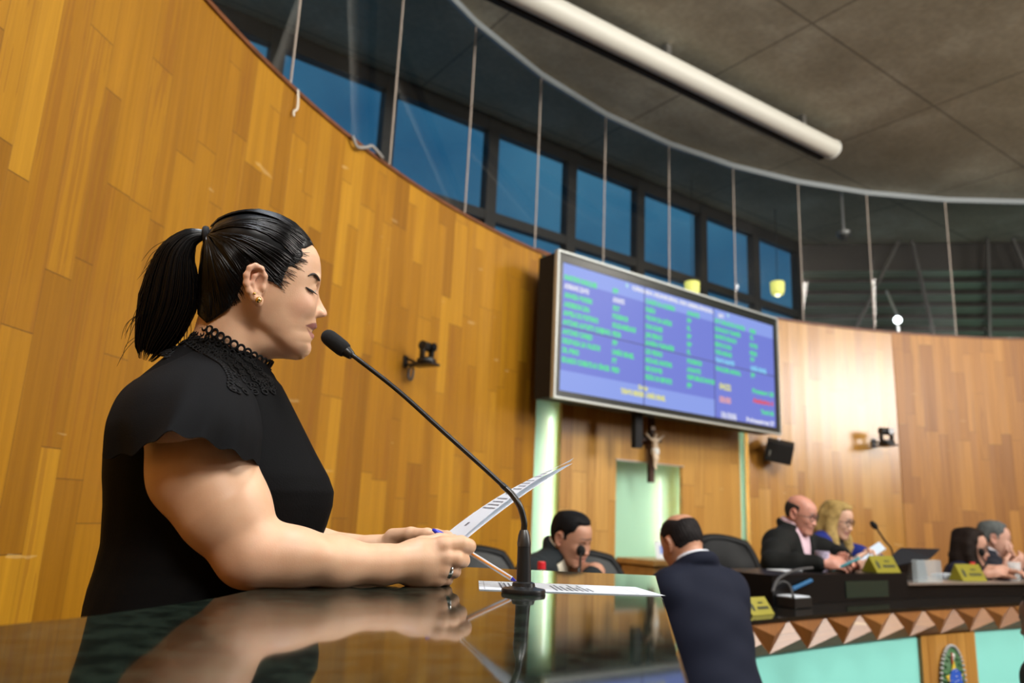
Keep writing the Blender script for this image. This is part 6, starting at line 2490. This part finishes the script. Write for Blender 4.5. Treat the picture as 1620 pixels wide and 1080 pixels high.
    a_, b2_ = V.mesh()
    link(np_mesh('trousers', [(a_, b2_)]), 'trousers', mat('trouser_cloth', (.012, .012, .014), .8), root, True)
    for s_ in (1, -1):
        V = Vox(an[s_] - .24, an[s_] + .24, .010)
        V.cap(an[s_] - UPZ * .045, an[s_] + Fb * .14 - UPZ * .055, .046, .034, .02)
        V.fn(lambda x, y, z: (floor + .002) - z, an[s_] - .24, an[s_] + .24, 0, 'i')
        a_, b2_ = V.mesh()
        link(np_mesh('shoe', [(a_, b2_)]), 'shoe', M['black'], root, True)
    # ---- hair
    hm = mat('hair', hcol, .6, spec=.10, noise=.25, nscale=35)
    poly = {'short': H_SHORT, 'bald': H_BALD, 'ring': H_RING, 'long': H_SHORT}[hair]
    hl_, hh2 = np.array([hc(440, 1000)[0], hc(540, 1600)[1], -.15]), np.array([hc(1330, 0)[0], hc(900, -40)[1], .15])
    V = Vox(hl_, hh2, .0038)
    thick = {'short': .011, 'bald': .0045, 'ring': .0055, 'long': .014}[hair]
    def shell(a, b, c):
        e_ = poly_sdf(a, b, poly)
        d_ = hair_field(a, b, c, thick * np.clip((b - hc(900, 620)[1]) / .05, .25, 1) * np.clip(-e_ / .02 + .25, .25, 1))
        d_ = d_ + .0016 * np.sin(a * 420 + c * 90) * np.sin(c * 380 + b * 60)
        return np.maximum(np.maximum(d_, e_), -(d_ + .018))
    V.fn(shell, hl_, hh2, 0)
    if hair == 'long':
        for s_ in (1, -1):
            V.chain([hc(940, 230, s_ * .058), hc(890, 420, s_ * .080), hc(900, 640, s_ * .088), hc(990, 880, s_ * .100), hc(1120, 1140, s_ * .108), hc(1230, 1430, s_ * .100)], [.026, .030, .036, .040, .038, .016], .03)
            V.chain([hc(1100, 190, s_ * .045), hc(1030, 330, s_ * .074), hc(990, 520, s_ * .082), hc(985, 720, s_ * .086)], [.014, .016, .018, .022], .02)
        V.chain([hc(650, 330), hc(610, 560), hc(600, 820), hc(600, 1150)], [.055, .065, .070, .040], .03)
        V.chain([hc(700, 420, .05), hc(680, 760, .065), hc(700, 1120, .06)], [.045, .05, .035], .03)
        V.chain([hc(700, 420, -.05), hc(680, 760, -.065), hc(700, 1120, -.06)], [.045, .05, .035], .03)
        V.fn(lambda a, b, c: .0 * a + np.maximum(np.maximum(-poly_sdf(a, b, [hc(*q_)[:2] for q_ in ((1075, 250), (1400, 200), (1400, 900), (1075, 900), (1050, 560))]) * -1, np.abs(c) - .075), -1), np.array([hc(1040, 900)[0], hc(1040, 900)[1], -.08]), np.array([hc(1400, 200)[0], hc(1040, 240)[1], .08]), .01, 's')
    a_, b2_ = V.mesh()
    ho = link(np_mesh('hair', [(toH(a_), b2_)]), 'hair', hm, root, True)
    if glasses:
        gm = mat('glasses_frame', glasses, .3)
        g_ = None
        for s_ in (1, -1):
            mb = MB()
            ax = RH.T @ np.array([1., .05, s_ * .22])
            mb.torus(toH(hc(1244, 500, s_ * .031)), .021 * sc, .0020, ax, 24, 6)
            o_ = mb.build('lens_rim', gm, root, True)
            mb = MB()
            mb.tube([toH(hc(1235, 492, s_ * .053)), toH(hc(1150, 480, s_ * .072)), toH(hc(900, 455, s_ * .083)), toH(hc(860, 500, s_ * .080))], .0018, 6)
            mb.build('temple', gm, root, True)
        mb = MB()
        mb.tube([toH(hc(1252, 492, .011)), toH(hc(1258, 486, 0)), toH(hc(1252, 492, -.011))], .0018, 6)
        mb.build('bridge', gm, root, True)
    return dict(root=root, toH=toH, C=C, N=N, fb=fb, ub=ub, Wb=Wb, Sh=Sh, A=A, RH=RH)

zt_ = Z_TOP
# man in the grey suit, leaning to his microphone
el1, wr1 = atY(838, 905, 3.30), atY(885, 905, 3.10)
G1 = figure('man in a dark grey suit and open cream shirt bending to a ball-headed microphone', (902, 850, 3.55), -38, 18, 4, .97, -22, 26, (.50, .27, .18), 'short', (.008, .008, .009),
            (.012, .017, .020), (.62, .58, .46), neck=(730, 770), vw=.40, floor=0., arms={1: (el1, np.array([wr1[0], wr1[1], zt_ + .05]), (.8, -.5, 0), (0, 0, -1), .4), -1: (atY(942, 905, 3.45), np.array([*atY(928, 905, 3.12)[:2], zt_ + .05]), (.4, -.8, 0), (0, 0, -1), .4)})
# man in the navy suit, seen from behind
G2 = figure('balding man in a navy suit seen from behind, leaning over the dais counter', (1080, 858, 3.10), 116, 22, -6, .93, 112, 16, (.50, .26, .16), 'ring', (.014, .012, .012),
            (.0042, .0070, .020), (.72, .76, .85), stand=True, floor=FLOOR_LOW, sho=.128, neck=(770, 850),
            arms={1: (atY(1160, 985, 3.12), atY(1135, 960, 3.34), (-.5, .6, 0), (0, 0, -1), .5), -1: (atY(1052, 975, 3.05), atY(1068, 950, 3.30), (.1, .8, 0), (0, 0, -1), .5)})
# bald man with glasses and a phone
w3 = atY(1300, 897, 4.00)
w3[2] = max(w3[2], zA + .04)
G3 = figure('bald man with glasses in a black jacket and pink shirt looking at a turquoise phone', (1265, 813, 4.45), -45, 14, 0, .90, -42, 8, (.56, .27, .20), 'bald', (.035, .030, .028),
            (.0040, .0050, .0046), (.72, .52, .60), sho=.19, vdeep=.34, glasses=(.03, .03, .03),
            arms={1: (atY(1222, 890, 4.12), w3, (.95, -.2, .10), (-.2, .6, -.5), .55), -1: (atY(1330, 880, 4.45), atY(1345, 893, 4.12), (-.5, -.6, .0), (.3, -.2, .8), .5)})
# blonde woman with a phone
G4 = figure('blonde woman with long hair and glasses in a royal blue jacket holding a white phone', (1323, 821, 4.85), -46, 16, 0, .93, -40, 6, (.62, .38, .27), 'long', (.34, .235, .085),
            (.010, .020, .17), (.012, .012, .014), vdeep=.36, female=True, glasses=(.02, .015, .015), sho=.178,
            arms={1: (atY(1318, 892, 4.60), atY(1346, 897, 4.45), (.9, -.2, .15), (-.2, .6, .3), .6), -1: (atY(1395, 892, 4.80), atY(1382, 898, 4.52), (-.25, -.3, .75), (-.2, -.6, 0), .7)})
# dark haired woman and grey haired man at the right end
G5 = figure('dark-haired woman with glasses in a navy jacket at the right end of the dais', (1533, 864, 5.15), -33, 8, 0, 1.0, -36, 8, (.50, .27, .19), 'long', (.014, .009, .007),
            (.008, .010, .030), (.22, .018, .022), vdeep=.34, female=True, glasses=(.02, .015, .015), sho=.150,
            arms={1: (atY(1530, 918, 5.0), atY(1560, 908, 4.85), (.9, -.2, .3), (0, .5, -.5), .5), -1: (atY(1590, 912, 5.1), atY(1585, 908, 4.9), (.3, -.6, .2), (0, 0, -1), .5)})
G6 = figure('grey-haired man in a dark jacket and white shirt gesturing beside the dark-haired woman', (1571, 852, 5.85), -26, 6, 0, 1.10, -25, 8, (.56, .32, .24), 'short', (.10, .11, .11),
            (.010, .013, .022), (.72, .70, .76), vdeep=.34, sho=.165,
            arms={1: (atY(1572, 912, 5.3), atY(1588, 903, 5.05), (.75, -.2, .45), (.2, .7, .4), .4), -1: (atY(1630, 912, 5.4), atY(1612, 900, 5.1), (-.6, -.3, .5), (.3, .4, .5), .4)})
mb = MB()
wa = G6['A'][1]
wx = (wa[1] - wa[0]) / np.linalg.norm(wa[1] - wa[0])
mb.tube([wa[1] - wx * .030, wa[1] - wx * .012], .0325, 16)
mb.tube([wa[1] - wx * .021 - np.array([0, .030, 0]), wa[1] - wx * .021 - np.array([0, .040, 0])], .022, 16)
mb.build('wrist_watch', M['gold'], G6['root'])
# someone at the very edge, in the hall below
G7 = figure('person with dark hair sitting in the hall at the right edge of the photo', (1664, 985, 3.0), 125, 8, 0, 1.0, 120, 6, (.16, .075, .045), 'short', (.010, .007, .006), (.02, .016, .015), (.3, .3, .3), floor=FLOOR_LOW)

# ---------------------------------------------------------------- what they hold
def phone(p, d, n, label, c, lit=False):
    d, n = np.asarray(d, float), np.asarray(n, float)
    d /= np.linalg.norm(d)
    n -= d * (n @ d)
    n /= np.linalg.norm(n)
    s_ = np.cross(d, n)
    t = empty('mobile_phone', tuple(p), label, 'phone')
    R_ = np.array([s_, d, n]).T
    mb = MB()
    mb.box(p, (.072, .148, .010), R_, .004)
    weighted(mb.build('phone_case', mat('phone_case', c, .35), t), 40)
    mb = MB()
    mb.box(p + n * .0055, (.066, .138, .0012), R_)
    mb.build('phone_screen', mat('phone_screen', (.02, .02, .02), .1, emit=(.8, .9, 1.), es=1.2 if lit else .25), t)
phone(atY(1338, 891, 3.98), (.8, -.35, .45), (-.5, .1, .8), 'turquoise phone in the hands of the man in the pink shirt', (.06, .42, .50))
phone(atY(1379, 874, 4.45), (.65, -.25, .5), (-.35, -.5, .8), 'white phone lit up in the hands of the blonde woman', (.75, .76, .76), True)
# microphone of the man in the grey suit
hd_ = atY(919, 871, 3.30)
bs_ = np.array([*atY(915, 910, 3.02)[:2], Z_TOP])
t = empty('gooseneck_microphone', tuple(bs_), 'black ball-headed gooseneck microphone at the mouth of the man in the grey suit', 'microphone')
mb = MB()
mb.lathe([(.035, 0), (.035, .012), (.014, .022), (.011, .07)], bs_)
mb.build('base', M['black'], t)
mb = MB()
mb.tube(catmull([bs_ + UPZ * .07, bs_ + UPZ * .16, bs_ * .5 + hd_ * .5 + UPZ * .03, hd_], 24), .0055, 8)
mb.build('neck', M['black'], t, True)
mb = MB()
mb.sph(hd_, (.020, .020, .024))
mb.build('foam_windscreen', M['rubber'], t, True)
hd_ = atY(1553, 873, 5.02)
bs_ = cyl(1560, 905, .40)
bs_[2] = zB
t = empty('gooseneck_microphone', tuple(bs_), 'black gooseneck microphone at the mouth of the dark-haired woman', 'microphone')
mb = MB()
mb.lathe([(.03, 0), (.03, .012), (.012, .02), (.010, .05)], bs_)
mb.build('base', M['black'], t)
mb = MB()
mb.tube(catmull([bs_ + UPZ * .05, bs_ + UPZ * .10, hd_ - UPZ * .03, hd_], 20), .006, 8)
mb.build('neck', M['black'], t, True)
mb = MB()
mb.sph(hd_, (.020, .020, .026))
mb.build('foam_windscreen', M['rubber'], t, True)
